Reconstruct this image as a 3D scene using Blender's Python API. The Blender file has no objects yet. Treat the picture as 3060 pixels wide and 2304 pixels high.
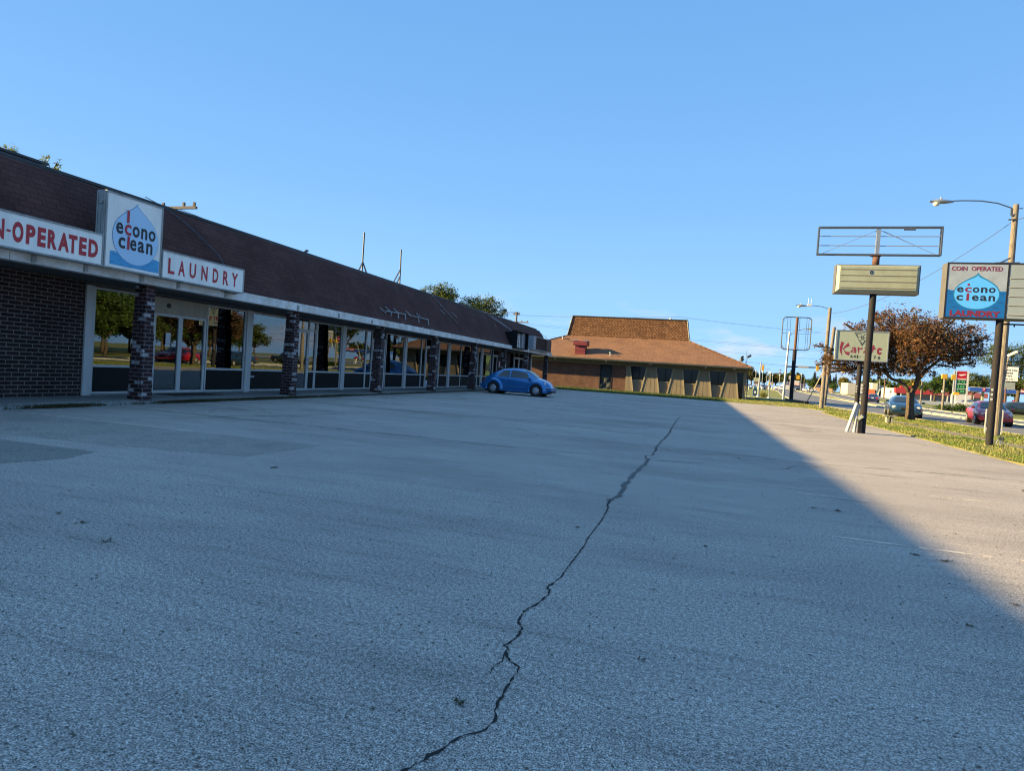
import bpy, math, random
import numpy as np
from mathutils import Vector, Matrix
R = math.radians
C = bpy.data.collections.new("Scene")
bpy.context.scene.collection.children.link(C)
sc = bpy.context.scene

# ------------------------------------------------------------------ camera
EYE = 1.4
cam_d = bpy.data.cameras.new("camera"); cam = bpy.data.objects.new("camera", cam_d); C.objects.link(cam)
cam_d.sensor_fit = 'HORIZONTAL'; cam_d.sensor_width = 36; cam_d.lens = 1850/3060*36
cam_d.clip_start = .05; cam_d.clip_end = 9000
_y, _p, _r = R(16.607), R(-1.445), R(3.861)
fwd = Vector((-math.sin(_y)*math.cos(_p), math.cos(_y)*math.cos(_p), math.sin(_p)))
rt0 = Vector((math.cos(_y), math.sin(_y), 0)); up0 = rt0.cross(fwd)
rt = rt0*math.cos(_r)+up0*math.sin(_r); upv = -rt0*math.sin(_r)+up0*math.cos(_r)
cam.matrix_world = Matrix(((rt.x, upv.x, -fwd.x, 0), (rt.y, upv.y, -fwd.y, 0), (rt.z, upv.z, -fwd.z, EYE), (0, 0, 0, 1)))
sc.camera = cam
# ------------------------------------------------------------------ light
SUN_EL, SUN_AZ = R(17.15), (-math.cos(R(14)), -math.sin(R(14)))
sd = bpy.data.lights.new("sun", 'SUN'); so = bpy.data.objects.new("sun", sd); C.objects.link(so)
sd.energy = 5.0; sd.angle = R(.55); sd.color = (1, .71, .29)
ray = Vector((SUN_AZ[0]*math.cos(SUN_EL), SUN_AZ[1]*math.cos(SUN_EL), math.sin(SUN_EL)))
so.rotation_euler = ray.to_track_quat('Z', 'Y').to_euler(); so.location = (-30, -20, 30)
w = bpy.data.worlds.new("World"); sc.world = w; w.use_nodes = True
wn = w.node_tree; wn.nodes.clear()
def N(t, k, **kw):
    n = t.nodes.new(k)
    for a, b in kw.items(): setattr(n, a, b)
    return n
out = N(wn, 'ShaderNodeOutputWorld'); bg = N(wn, 'ShaderNodeBackground')
sky = N(wn, 'ShaderNodeTexSky', sky_type='NISHITA', sun_disc=False)
sky.sun_elevation = SUN_EL; sky.sun_rotation = math.atan2(SUN_AZ[0], SUN_AZ[1])
sky.altitude = 200; sky.air_density = 1.0; sky.dust_density = .35; sky.ozone_density = 2.6
# thin fair-weather clouds low over the horizon
tc = N(wn, 'ShaderNodeTexCoord'); sx = N(wn, 'ShaderNodeSeparateXYZ'); wn.links.new(tc.outputs['Generated'], sx.inputs[0])
mp = N(wn, 'ShaderNodeMapping'); mp.inputs['Scale'].default_value = (8, 8, 26); wn.links.new(tc.outputs['Generated'], mp.inputs[0])
nz = N(wn, 'ShaderNodeTexNoise'); nz.inputs['Scale'].default_value = 1.15; nz.inputs['Detail'].default_value = 7; nz.inputs['Roughness'].default_value = .55
wn.links.new(mp.outputs[0], nz.inputs['Vector'])
cr = N(wn, 'ShaderNodeValToRGB'); cr.color_ramp.elements[0].position = .53; cr.color_ramp.elements[1].position = .70
wn.links.new(nz.outputs[0], cr.inputs[0])
hz = N(wn, 'ShaderNodeMapRange'); hz.inputs[1].default_value = .135; hz.inputs[2].default_value = .045; hz.inputs[3].default_value = 0; hz.inputs[4].default_value = .8
wn.links.new(sx.outputs[2], hz.inputs[0])
mm = N(wn, 'ShaderNodeMath', operation='MULTIPLY'); wn.links.new(cr.outputs[0], mm.inputs[0]); wn.links.new(hz.outputs[0], mm.inputs[1])
mx = N(wn, 'ShaderNodeMix', data_type='RGBA'); wn.links.new(mm.outputs[0], mx.inputs[0])
# blue by height over the physical sky; zenith above view brightened to fill shade
gr = N(wn, 'ShaderNodeValToRGB'); gr.color_ramp.interpolation = 'B_SPLINE'
for p_, c_ in ((0, (1.5, 2.65, 3.95)), (.09, (1.22, 2.36, 3.8)), (.25, (.90, 1.92, 3.5)), (.54, (.50, 1.32, 2.75)), (.68, (.62, 1.5, 3.0)), (1, (1.5, 2.9, 4.4))):
    e_ = gr.color_ramp.elements.new(p_) if p_ not in (0, 1) else gr.color_ramp.elements[0 if p_ == 0 else -1]
    e_.color = (c_[0]/4, c_[1]/4, c_[2]/4, 1)
wn.links.new(sx.outputs[2], gr.inputs[0])
g4 = N(wn, 'ShaderNodeVectorMath', operation='SCALE'); g4.inputs['Scale'].default_value = 4; wn.links.new(gr.outputs[0], g4.inputs[0])
mb_ = N(wn, 'ShaderNodeMix', data_type='RGBA'); mb_.inputs[0].default_value = .975; wn.links.new(g4.outputs[0], mb_.inputs[7])
hs = N(wn, 'ShaderNodeHueSaturation'); hs.inputs['Saturation'].default_value = 1.12; hs.inputs['Hue'].default_value = .492
wn.links.new(sky.outputs[0], hs.inputs['Color'])
wn.links.new(hs.outputs[0], mb_.inputs[6]); wn.links.new(mb_.outputs[2], mx.inputs[6]); mx.inputs[7].default_value = (2.7, 2.9, 3.3, 1)
wn.links.new(mx.outputs[2], bg.inputs[0]); bg.inputs[1].default_value = .07
wn.links.new(bg.outputs[0], out.inputs[0])
sc.view_settings.view_transform = 'Standard'; sc.view_settings.look = 'None'; sc.view_settings.gamma = 1
sc.view_settings.exposure = 2.1
sc.cycles.use_denoising = True; sc.cycles.filter_width = 1.15; sc.cycles.max_bounces = 7; sc.cycles.transparent_max_bounces = 16; sc.cycles.sample_clamp_indirect = 6

# ------------------------------------------------------------------ materials
M = {}
def mat(name, col, rough=.8, metal=0, spec=.5):
    m = bpy.data.materials.new(name); m.use_nodes = True
    b = m.node_tree.nodes['Principled BSDF']
    b.inputs['Base Color'].default_value = (*col, 1); b.inputs['Roughness'].default_value = rough
    b.inputs['Metallic'].default_value = metal; b.inputs['Specular IOR Level'].default_value = spec
    M[name] = m; return m
def coords(t, scale=(1, 1, 1), loc=(0, 0, 0), kind='Object'):
    tc = N(t, 'ShaderNodeTexCoord'); mp = N(t, 'ShaderNodeMapping'); mp.inputs['Scale'].default_value = scale; mp.inputs['Location'].default_value = loc
    t.links.new(tc.outputs[kind], mp.inputs[0]); return mp.outputs[0]
def noise(t, vec, scale, detail=5, rough=.6):
    n = N(t, 'ShaderNodeTexNoise'); n.inputs['Scale'].default_value = scale; n.inputs['Detail'].default_value = detail; n.inputs['Roughness'].default_value = rough
    t.links.new(vec, n.inputs['Vector']); return n.outputs[0]
def ramp(t, fac, stops):
    r = N(t, 'ShaderNodeValToRGB'); e = r.color_ramp.elements
    while len(e) < len(stops): e.new(.5)
    for k, (p, c) in enumerate(stops): e[k].position = p; e[k].color = (c, c, c, 1) if isinstance(c, (int, float)) else (*c, 1)
    t.links.new(fac, r.inputs[0]); return r.outputs[0]
def mixc(t, fac, a, b, mode='MIX'):
    m = N(t, 'ShaderNodeMix', data_type='RGBA', blend_type=mode)
    for i, v in ((0, fac), (6, a), (7, b)):
        if isinstance(v, (int, float)): m.inputs[i].default_value = v
        elif isinstance(v, tuple): m.inputs[i].default_value = (*v, 1)
        else: t.links.new(v, m.inputs[i])
    return m.outputs[2]
def bump(t, h, strength, dist=.01):
    b = N(t, 'ShaderNodeBump'); b.inputs['Strength'].default_value = strength; b.inputs['Distance'].default_value = dist
    t.links.new(h, b.inputs['Height']); return b.outputs[0]
def worn(name, col, rough=.6, amt=.3, scale=3, metal=0, streak=False, spec=.5, dirt=None):
    """paint / metal / concrete with real blotches of wear"""
    m = mat(name, col, rough, metal, spec); t = m.node_tree; b = t.nodes['Principled BSDF']
    v = coords(t, (1, 1, .22) if streak else (1, 1, 1))
    f = ramp(t, noise(t, v, scale, 8, .7), [(.3, 0), (.75, 1)])
    d = dirt or tuple(c*(1-amt) for c in col)
    lite = tuple(min(1, c*(1+amt*.35)) for c in col)
    c = mixc(t, f, lite, d); t.links.new(c, b.inputs['Base Color'])
    t.links.new(bump(t, noise(t, v, scale*14, 3), .15, .004), b.inputs['Normal'])
    return m
def speckled(name, base, big, fine_scale, contrast=.45, rough=.9, stretch=(1, 1, 1), spots=None, bumpd=.006):
    m = mat(name, base, rough, 0, .25); t = m.node_tree; b = t.nodes['Principled BSDF']
    v = coords(t); vs = coords(t, stretch)
    n1 = noise(t, v, fine_scale, 3, .75); n2 = noise(t, vs, .35, 8, .65); n3 = noise(t, vs, 2.2, 7, .65)
    g1 = ramp(t, n1, [(.36, 1-contrast), (.5, 1.0), (.66, 1+contrast*1.5)])
    n5 = noise(t, coords(t, (.3, 3.2, 1), (3, 0, 0)), 2.4, 6, .7); g5 = ramp(t, n5, [(.33, .80), (.47, 1.0), (.7, 1.05)])
    g2 = ramp(t, n2, [(.3, big[0]), (.5, 1.0), (.72, big[1])]); g3 = ramp(t, n3, [(.3, .93), (.7, 1.06)]); n4 = noise(t, v, fine_scale*.33, 2, .6); g3 = mixc(t, 1, g3, ramp(t, n4, [(.34, 1-contrast*.42), (.5, 1.0), (.68, 1+contrast*.5)]), 'MULTIPLY')
    c = mixc(t, 1, base, g1, 'MULTIPLY'); c = mixc(t, 1, c, g2, 'MULTIPLY'); c = mixc(t, 1, c, g3, 'MULTIPLY'); c = mixc(t, 1, c, g5, 'MULTIPLY') if name == 'asphalt' else c
    for n in t.nodes:
        if n.type == 'MIX': n.clamp_result = False
    if spots:
        s = ramp(t, noise(t, coords(t, (1, 1, 1), (7, 3, 0)), spots[0], 4, .5), [(spots[1], 0), (spots[1]+.06, 1)])
        c = mixc(t, s, c, spots[2])
    t.links.new(c, b.inputs['Base Color'])
    t.links.new(bump(t, n1, .5, bumpd*.5), b.inputs['Normal'])
    return m
speckled('asphalt', (.275, .252, .240), (.70, 1.14), 130, .88, .92, (.55, 1.25, 1), (1.3, .74, (.06, .055, .05)))
speckled('patch', (.175, .165, .158), (.8, 1.1), 110, .5, .9)
speckled('oldpatch', (.235, .218, .205), (.72, 1.12), 120, .8, .92)
speckled('road', (0.1296, 0.1344, 0.15), (.75, 1.15), 20, .3, .85, (1.5, .12, 1))
speckled('concrete', (0.216, 0.2268, 0.22), (.65, 1.15), 30, .3, .9)
speckled('kerb', (0.3024, 0.3024, 0.27), (.7, 1.15), 25, .3, .9)
speckled('walk', (.17, .165, .16), (.55, 1.2), 40, .35, .9)
speckled('dirt', (0.1872, 0.1596, 0.12), (.6, 1.2), 14, .4, .95)
mat('crack', (.012, .012, .013), 1)
mat('seam', (.06, .058, .055), 1)
mat('tar', (.022, .024, .026), .6)
mat('oldline', (.47, .42, .37), .9)
def grass(name, a, b_, dry, sc_=1.0):
    m = mat(name, a, .95, 0, .15); t = m.node_tree; b = t.nodes['Principled BSDF']
    v = coords(t); c = mixc(t, ramp(t, noise(t, v, 28*sc_, 5, .8), [(.35, 0), (.65, 1)]), a, b_)
    c = mixc(t, ramp(t, noise(t, v, 1.6*sc_, 6, .7), [(.42, 0), (.62, 1)]), c, dry)
    t.links.new(c, b.inputs['Base Color']); t.links.new(bump(t, noise(t, v, 40*sc_, 4, .8), 1, .04), b.inputs['Normal'])
    return m
grass('lawn', (0.144, 0.1596, 0.045), (0.072, 0.1008, 0.025), (0.2592, 0.2268, 0.1))
grass('field', (0.144, 0.1764, 0.055), (0.1008, 0.1344, 0.04), (0.216, 0.2016, 0.09), .35)
def leafmat(name, cols, transl=.35, rough=.6):
    m = bpy.data.materials.new(name); m.use_nodes = True; t = m.node_tree; b = t.nodes['Principled BSDF']
    g = N(t, 'ShaderNodeNewGeometry'); n = len(cols)
    c = ramp(t, g.outputs['Random Per Island'], [(i/(n-1) if n > 1 else 0, cc) for i, cc in enumerate(cols)])
    t.links.new(c, b.inputs['Base Color']); b.inputs['Roughness'].default_value = rough; b.inputs['Specular IOR Level'].default_value = .25
    tr = N(t, 'ShaderNodeBsdfTranslucent'); t.links.new(c, tr.inputs[0]); ms = N(t, 'ShaderNodeMixShader'); ms.inputs[0].default_value = transl
    t.links.new(b.outputs[0], ms.inputs[1]); t.links.new(tr.outputs[0], ms.inputs[2]); t.links.new(ms.outputs[0], t.nodes['Material Output'].inputs[0])
    M[name] = m; return m
leafmat('blades', [(0.1224, 0.168, 0.04), (0.1944, 0.2184, 0.06), (0.3024, 0.2856, 0.11), (0.0936, 0.1344, 0.03), (0.36, 0.3192, 0.15)])
leafmat('greenblades', [(.05, .12, .02), (.09, .17, .03), (.16, .22, .05), (.04, .09, .015)])
leafmat('weed', [(.035, .036, .014), (.06, .055, .02), (.08, .06, .03)])
leafmat('crab', [(.150, .055, .032), (.05, .042, .024), (.185, .082, .040), (.075, .066, .028), (.135, .050, .038), (.04, .045, .02), (.225, .115, .055)])
leafmat('oak', [(.045, .075, .02), (.09, .12, .03), (.03, .055, .018), (.12, .14, .035)])
leafmat('maple', [(.035, .075, .015), (.06, .11, .02), (.025, .05, .012)])
leafmat('yellowing', [(.12, .13, .03), (.20, .17, .04), (.07, .09, .025), (.24, .16, .04)])
leafmat('spruce', [(.025, .045, .028), (.04, .06, .035), (.02, .035, .022)])
leafmat('sunleaf', [(.10, .15, .03), (.16, .20, .05), (.07, .11, .025)])
grass('shadetintlawn', (.045, .075, .022), (.03, .05, .015), (.075, .08, .03))  # darker copy of the lawn, shade painted into its colour
leafmat('shadetintblades', [(.04, .075, .02), (.06, .10, .025), (.03, .055, .015), (.09, .10, .03)])  # blades darkened to carry the bank's shade in their colour
def bark(name, a, b_):
    m = mat(name, a, .95, 0, .2); t = m.node_tree; b = t.nodes['Principled BSDF']; v = coords(t, (1, 1, .25))
    n = noise(t, v, 16, 7, .75); t.links.new(ramp(t, n, [(.3, b_), (.65, a)]), b.inputs['Base Color']); t.links.new(bump(t, n, .9, .03), b.inputs['Normal'])
bark('bark', (.105, .085, .07), (.03, .023, .02)); worn('rack', (.26, .29, .33), .5, .4, 8); bark('polewood', (.20, .185, .175), (.09, .078, .07)); bark('darkpole', (.17, .11, .08), (.06, .04, .03))
def bricks(name, cols, mortar, bw, bh, msize=.012, white=None, stain=None):
    m = mat(name, cols[0], .9, 0, .2); t = m.node_tree; b = t.nodes['Principled BSDF']
    tc = N(t, 'ShaderNodeTexCoord'); s = N(t, 'ShaderNodeSeparateXYZ'); t.links.new(tc.outputs['Object'], s.inputs[0])
    ad = N(t, 'ShaderNodeMath', operation='ADD'); t.links.new(s.outputs[0], ad.inputs[0]); t.links.new(s.outputs[1], ad.inputs[1])
    cb = N(t, 'ShaderNodeCombineXYZ'); t.links.new(ad.outputs[0], cb.inputs[0]); t.links.new(s.outputs[2], cb.inputs[1])
    # slightly uneven courses
    wob = N(t, 'ShaderNodeTexNoise'); wob.inputs['Scale'].default_value = 9; t.links.new(tc.outputs['Object'], wob.inputs['Vector'])
    va = N(t, 'ShaderNodeVectorMath', operation='MULTIPLY_ADD'); t.links.new(wob.outputs['Color'], va.inputs[0]); va.inputs[1].default_value = (.014, .014, 0); t.links.new(cb.outputs[0], va.inputs[2])
    def bt(c1, c2, mo, bias=0):
        k = N(t, 'ShaderNodeTexBrick'); k.inputs['Scale'].default_value = 1; k.inputs['Brick Width'].default_value = bw; k.inputs['Row Height'].default_value = bh
        k.inputs['Mortar Size'].default_value = msize; k.inputs['Mortar Smooth'].default_value = .15; k.inputs['Bias'].default_value = bias
        for i, c in (('Color1', c1), ('Color2', c2), ('Mortar', mo)): k.inputs[i].default_value = (*c, 1)
        t.links.new(va.outputs[0], k.inputs['Vector']); return k
    k = bt(cols[0], cols[1], mortar); c = k.outputs[0]
    if white:
        k2 = bt((0, 0, 0), (1, 1, 1), (0, 0, 0)); f = ramp(t, k2.outputs[0], [(white[0], 0), (white[0]+.04, 1)])
        nn = ramp(t, noise(t, tc.outputs['Object'], 10, 5, .7), [(.36, 0), (.5, 1)])
        f = mixc(t, 1, f, nn, 'MULTIPLY'); c = mixc(t, f, c, white[1])
    n = noise(t, tc.outputs['Object'], 30, 4, .7); c = mixc(t, 1, c, ramp(t, n, [(.3, .6), (.7, 1.3)]), 'MULTIPLY')
    n4 = noise(t, tc.outputs['Object'], 1.3, 5, .6); c = mixc(t, 1, c, ramp(t, n4, [(.3, .75), (.7, 1.2)]), 'MULTIPLY')
    t.links.new(c, b.inputs['Base Color']); t.links.new(bump(t, k.outputs[1], -.8, .012), b.inputs['Normal'])
bricks('darkbrick', ((.020, .013, .013), (.036, .021, .021)), (.16, .14, .13), .27, .0905, .010)
bricks('columnbrick', ((.028, .014, .015), (.060, .027, .028)), (.13, .11, .115), .25, .094, .012, (.80, (.36, .35, .37)))
bricks('redbrick', ((0.085, 0.038, 0.028), (0.135, 0.063, 0.046)), (0.12, 0.10, 0.095), .25, .08, .010)
bricks('tanbrick', ((.45, .30, .17), (.50, .34, .20)), (.4, .34, .26), .4, .15, .012)
def shingles(name, cols, dark, bw, bh, ax, slope, msize=.012, tone=(.8, 1.2)):
    m = mat(name, cols[0], .95, 0, .2); t = m.node_tree; b = t.nodes['Principled BSDF']
    tc = N(t, 'ShaderNodeTexCoord'); s = N(t, 'ShaderNodeSeparateXYZ'); t.links.new(tc.outputs['Object'], s.inputs[0])
    mu = N(t, 'ShaderNodeMath', operation='MULTIPLY'); t.links.new(s.outputs[ax[1]], mu.inputs[0]); mu.inputs[1].default_value = slope
    cb = N(t, 'ShaderNodeCombineXYZ'); t.links.new(s.outputs[ax[0]], cb.inputs[0]); t.links.new(mu.outputs[0], cb.inputs[1])
    k = N(t, 'ShaderNodeTexBrick'); k.offset_frequency = 2; k.offset = .37; k.inputs['Scale'].default_value = 1; k.inputs['Brick Width'].default_value = bw; k.inputs['Row Height'].default_value = bh
    k.inputs['Mortar Size'].default_value = msize; k.inputs['Mortar Smooth'].default_value = .3
    for i, c in (('Color1', cols[0]), ('Color2', cols[1]), ('Mortar', dark)): k.inputs[i].default_value = (*c, 1)
    t.links.new(cb.outputs[0], k.inputs['Vector'])
    c = mixc(t, 1, k.outputs[0], ramp(t, noise(t, tc.outputs['Object'], .9, 6, .65), [(.3, tone[0]), (.7, tone[1])]), 'MULTIPLY')
    c = mixc(t, 1, c, ramp(t, noise(t, tc.outputs['Object'], 22, 4, .7), [(.3, .75), (.7, 1.25)]), 'MULTIPLY')
    t.links.new(c, b.inputs['Base Color']); t.links.new(bump(t, k.outputs[1], -.7, .02), b.inputs['Normal'])
shingles('maroonshingle', ((.060, .027, .025), (.076, .034, .031)), (.030, .015, .015), .30, .135, (1, 2), 1.12, .008, (.72, 1.3))
shingles('orangeshingle', ((.160, .085, .056), (.195, .110, .070)), (.100, .052, .036), .36, .15, (0, 1), 1.1, .02, (.82, 1.12))
shingles('mansardshingle', ((.118, .060, .033), (.205, .110, .060)), (.028, .014, .010), .34, .20, (0, 2), 1.0, .028, (.82, 1.12))
# glass: mirror-like in the shade with a dark room behind
def glass(name, refl, tint):
    m = bpy.data.materials.new(name); m.use_nodes = True; t = m.node_tree; t.nodes.remove(t.nodes['Principled BSDF'])
    gl = N(t, 'ShaderNodeBsdfGlossy'); gl.inputs['Roughness'].default_value = .004; gl.inputs[0].default_value = (.92, .96, 1, 1)
    v = coords(t); t.links.new(bump(t, noise(t, v, .9, 2, .5), .05, .02), gl.inputs['Normal'])
    tr = N(t, 'ShaderNodeBsdfTransparent'); tr.inputs[0].default_value = (*tint, 1)
    fr = N(t, 'ShaderNodeLayerWeight'); fr.inputs[0].default_value = .35
    mr = N(t, 'ShaderNodeMapRange'); mr.inputs[3].default_value = refl; mr.inputs[4].default_value = min(1, refl+.4); t.links.new(fr.outputs['Fresnel'], mr.inputs[0])
    ms = N(t, 'ShaderNodeMixShader'); t.links.new(mr.outputs[0], ms.inputs[0]); t.links.new(tr.outputs[0], ms.inputs[1]); t.links.new(gl.outputs[0], ms.inputs[2])
    t.links.new(ms.outputs[0], t.nodes['Material Output'].inputs[0]); M[name] = m
glass('shopglass', .11, (.30, .34, .36)); mat('smokedglass', (.007, .008, .010), .06, 0, .25)
mat('carglass', (.012, .014, .016), .04, 0, .9)
worn('whiteframe', (.46, .47, .48), .5, .25, 5, streak=True); worn('fascia', (.70, .69, .70), .6, .3, 2.2, dirt=(.36, .30, .25)); worn('soffit', (.10, .095, .09), .9)
worn('kick', (.004, .006, .008), .6, .4, 2, spec=.2); worn('beigepanel', (.33, .29, .24), .6, .3, 3, streak=True)
worn('signwhite', (.90, .86, .83), .35, .16, 2.4, streak=True, dirt=(.66, .64, .62)); worn('signframe', (.30, .31, .31), .5, .5, 7, streak=True)
mat('sred', (.42, .022, .035), .45); mat('sblack', (.012, .016, .022), .45); mat('sdrop', (.42, .62, .84), .4); mat('sdropline', (.10, .28, .50), .4)
mat('swater', (.05, .33, .62), .4); mat('swave', (.01, .08, .25), .5); mat('swhite', (.8, .8, .8), .4)
mat('bred', (.17, .014, .035), .45); mat('bwater', (.004, .11, .38), .4); mat('bdrop', (.085, .40, .92), .4); mat('bline', (.015, .16, .34), .4)
worn('polepaint', (.006, .012, .021), .75, .4, 3, spec=.15, dirt=(.03, .021, .021)); worn('rustpole', (.10, .045, .03), .85, .5, 6, dirt=(.07, .04, .035))
worn('steel', (.10, .125, .16), .45, .35, 5, .6); worn('galv', (.26, .30, .36), .4, .2, 6, .5); worn('darksteel', (.035, .045, .055), .6, .4, 6)
worn('cream', (0.2736, 0.3108, 0.245), .5, .2, 3, dirt=(0.216, 0.2352, 0.18)); worn('karate', (0.2664, 0.3108, 0.265), .5, .14, 2, dirt=(0.2088, 0.2604, 0.235)); worn('boardwhite', (.31, .37, .46), .4, .12, 2, dirt=(0.2016, 0.2436, 0.3)); mat('maroon', (.17, .016, .045), .5)
worn('signend', (.085, .088, .10), .55, .2, 4); worn('boardface', (0.2592, 0.3108, 0.34), .45, .15, 2, streak=True); mat('boardline', (.32, .30, .25), .7)
worn('whitepaint', (.50, .52, .56), .5, .15, 6, dirt=(.32, .33, .34)); worn('tanpaint', (.185, .155, .115), .75, .22, 2.5, streak=True); worn('tantrim', (.27, .235, .165), .7, .2, 4)
worn('fasciabrown', (0.1512, 0.1428, 0.12), .8, .2, 2); worn('chimred', (.15, .018, .026), .55, .3, 4); mat('rubber', (.012, .012, .013), .85); mat('tarp', (.018, .026, .034), .6, 0, .3)
mat('hub', (.36, .38, .41), .35, .5); mat('black', (.008, .008, .009), .6); mat('lampglass', (.55, .56, .52), .2); mat('headlight', (.45, .48, .5), .1); mat('taillight', (.35, .01, .015), .25)
mat('amber', (.75, .32, .03), .4); mat('signalyellow', (.42, .25, .02), .5); mat('mailblue', (.015, .05, .10), .4); mat('plate', (.6, .6, .6), .5); mat('wire', (.045, .05, .055), .8)
mat('gasblue', (.02, .075, .36), .4); mat('gasred', (.32, .01, .03), .4); mat('orange', (.75, .14, .05), .5); mat('green', (.004, .05, .022), .4); mat('digit', (.12, .55, .25), .4)
worn('storered', (.28, .02, .03), .6, .2, 1.5); worn('storemaroon', (.25, .07, .08), .7, .2, 1.5); worn('storewhite', (.36, .40, .42), .8, .15, 1); worn('storebeige', (0.4752, 0.504, 0.42), .8, .1, 1)
worn('storeblue', (.06, .06, .15), .7, .2, 1); worn('storegrey', (.33, .33, .34), .8, .15, 1); worn('pinkpaper', (.70, .45, .47), .8); mat('posteryellow', (.72, .62, .08), .5); mat('posterorange', (.62, .27, .12), .5)
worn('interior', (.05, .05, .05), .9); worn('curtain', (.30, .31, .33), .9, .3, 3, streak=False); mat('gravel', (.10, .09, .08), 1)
def paint(name, col, metal=.25, coat=.7):
    m = mat(name, col, .22, metal); b = m.node_tree.nodes['Principled BSDF']; b.inputs['Coat Weight'].default_value = coat; b.inputs['Coat Roughness'].default_value = .06
paint('carblue', (.012, .14, .38), .35); paint('carslate', (.012, .04, .085), .4); paint('carred', (.36, .007, .016), .2); paint('cardark', (.025, .045, .065), .4); paint('carnavy', (.03, .045, .12), .4)
paint('carsilver', (.42, .45, .48), .5); paint('carwhite', (.72, .73, .74), .1); paint('carblack', (.02, .02, .022), .2)

# ------------------------------------------------------------------ helpers
def tag(o, label=None, cat=None, group=None, kind=None):
    for k, v in (('label', label), ('category', cat), ('group', group), ('kind', kind)):
        if v: o[k] = v
    return o
def thing(name, label, cat, loc=(0, 0, 0), group=None):
    o = bpy.data.objects.new(name, None); C.objects.link(o); o.location = loc; o.empty_display_size = .2
    return tag(o, label, cat, group)
def origin(p):
    v = Vector((0, 0, 0))
    while p is not None: v += p.location; p = p.parent
    return v
class MB:
    def __init__(s): s.v = []; s.f = []; s.mi = []; s.m = 0
    def add(s, vs, fs):
        b = len(s.v); s.v += [tuple(map(float, x)) for x in vs]; s.f += [tuple(i+b for i in f) for f in fs]; s.mi += [s.m]*len(fs); return s
    def box(s, x0, x1, y0, y1, z0, z1):
        if x0 > x1: x0, x1 = x1, x0
        if y0 > y1: y0, y1 = y1, y0
        if z0 > z1: z0, z1 = z1, z0
        v = [(x, y, z) for z in (z0, z1) for y in (y0, y1) for x in (x0, x1)]
        return s.add(v, [(0, 2, 3, 1), (4, 5, 7, 6), (0, 1, 5, 4), (2, 6, 7, 3), (0, 4, 6, 2), (1, 3, 7, 5)])
    def bar(s, p, q, a=.03, b=None, up=(0, 0, 1)):
        p, q = Vector(p), Vector(q); d = (q-p).normalized(); u = Vector(up)
        if abs(d.dot(u)) > .98: u = Vector((0, 1, 0))
        sd = d.cross(u).normalized()*a/2; u2 = sd.cross(d).normalized()*(b or a)/2
        v = [c+i*sd+j*u2 for c in (p, q) for i, j in ((-1, -1), (1, -1), (1, 1), (-1, 1))]
        return s.add(v, [(0, 1, 2, 3), (7, 6, 5, 4), (0, 4, 5, 1), (1, 5, 6, 2), (2, 6, 7, 3), (3, 7, 4, 0)])
    def tube(s, pts, r, n=10, cap=True, wob=0):
        pts = [Vector(p) for p in pts]; rs = r if isinstance(r, (list, tuple)) else [r]*len(pts); vs = []; ref = None
        for i, p in enumerate(pts):
            d = (pts[min(i+1, len(pts)-1)]-pts[max(i-1, 0)]).normalized()
            if ref is None: ref = Vector((0, 0, 1)) if abs(d.z) < .9 else Vector((1, 0, 0))
            a = d.cross(ref).normalized(); b = a.cross(d).normalized(); ref = b
            for k in range(n):
                t = 2*math.pi*k/n; rr = rs[i]*(1+wob*math.sin(3.1*k+i*2.3)*.5); vs.append(p+a*math.cos(t)*rr+b*math.sin(t)*rr)
        fs = [(i*n+k, i*n+(k+1) % n, (i+1)*n+(k+1) % n, (i+1)*n+k) for i in range(len(pts)-1) for k in range(n)]
        if cap: fs += [tuple(range(n-1, -1, -1)), tuple(range((len(pts)-1)*n, len(pts)*n))]
        return s.add(vs, fs)
    def prism(s, poly, ax, d0, d1):
        """poly: 2D points; ax 'x' -> (y,z), 'y' -> (x,z), 'z' -> (x,y)"""
        def P(a, b, d): return (d, a, b) if ax == 'x' else ((a, d, b) if ax == 'y' else (a, b, d))
        n = len(poly); v = [P(a, b, d0) for a, b in poly]+[P(a, b, d1) for a, b in poly]
        return s.add(v, [tuple(range(n)), tuple(range(2*n-1, n-1, -1))]+[(i, (i+1) % n, n+(i+1) % n, n+i) for i in range(n)])
    def quad(s, *p): return s.add(p, [tuple(range(len(p)))])
    def lathe(s, prof, c, ax='z', n=20):
        vs = []
        for r, h in prof:
            for k in range(n):
                t = 2*math.pi*k/n; a, b = r*math.cos(t), r*math.sin(t)
                vs.append((c[0]+a, c[1]+b, c[2]+h) if ax == 'z' else ((c[0]+h, c[1]+a, c[2]+b) if ax == 'x' else (c[0]+a, c[1]+h, c[2]+b)))
        return s.add(vs, [(i*n+k, i*n+(k+1) % n, (i+1)*n+(k+1) % n, (i+1)*n+k) for i in range(len(prof)-1) for k in range(n)])
    def ribbon(s, pts, w, z=.004, jag=0, rnd=random):
        vs = []; n = len(pts)
        for i, (x, y) in enumerate(pts):
            a = pts[max(i-1, 0)]; b = pts[min(i+1, n-1)]; dx, dy = b[0]-a[0], b[1]-a[1]; l = math.hypot(dx, dy) or 1
            ww = (w[i] if isinstance(w, (list, tuple)) else w)/2*(1+rnd.uniform(-jag, jag))
            vs += [(x-dy/l*ww, y+dx/l*ww, z), (x+dy/l*ww, y-dx/l*ww, z)]
        return s.add(vs, [(2*i, 2*i+1, 2*i+3, 2*i+2) for i in range(n-1)])
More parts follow.
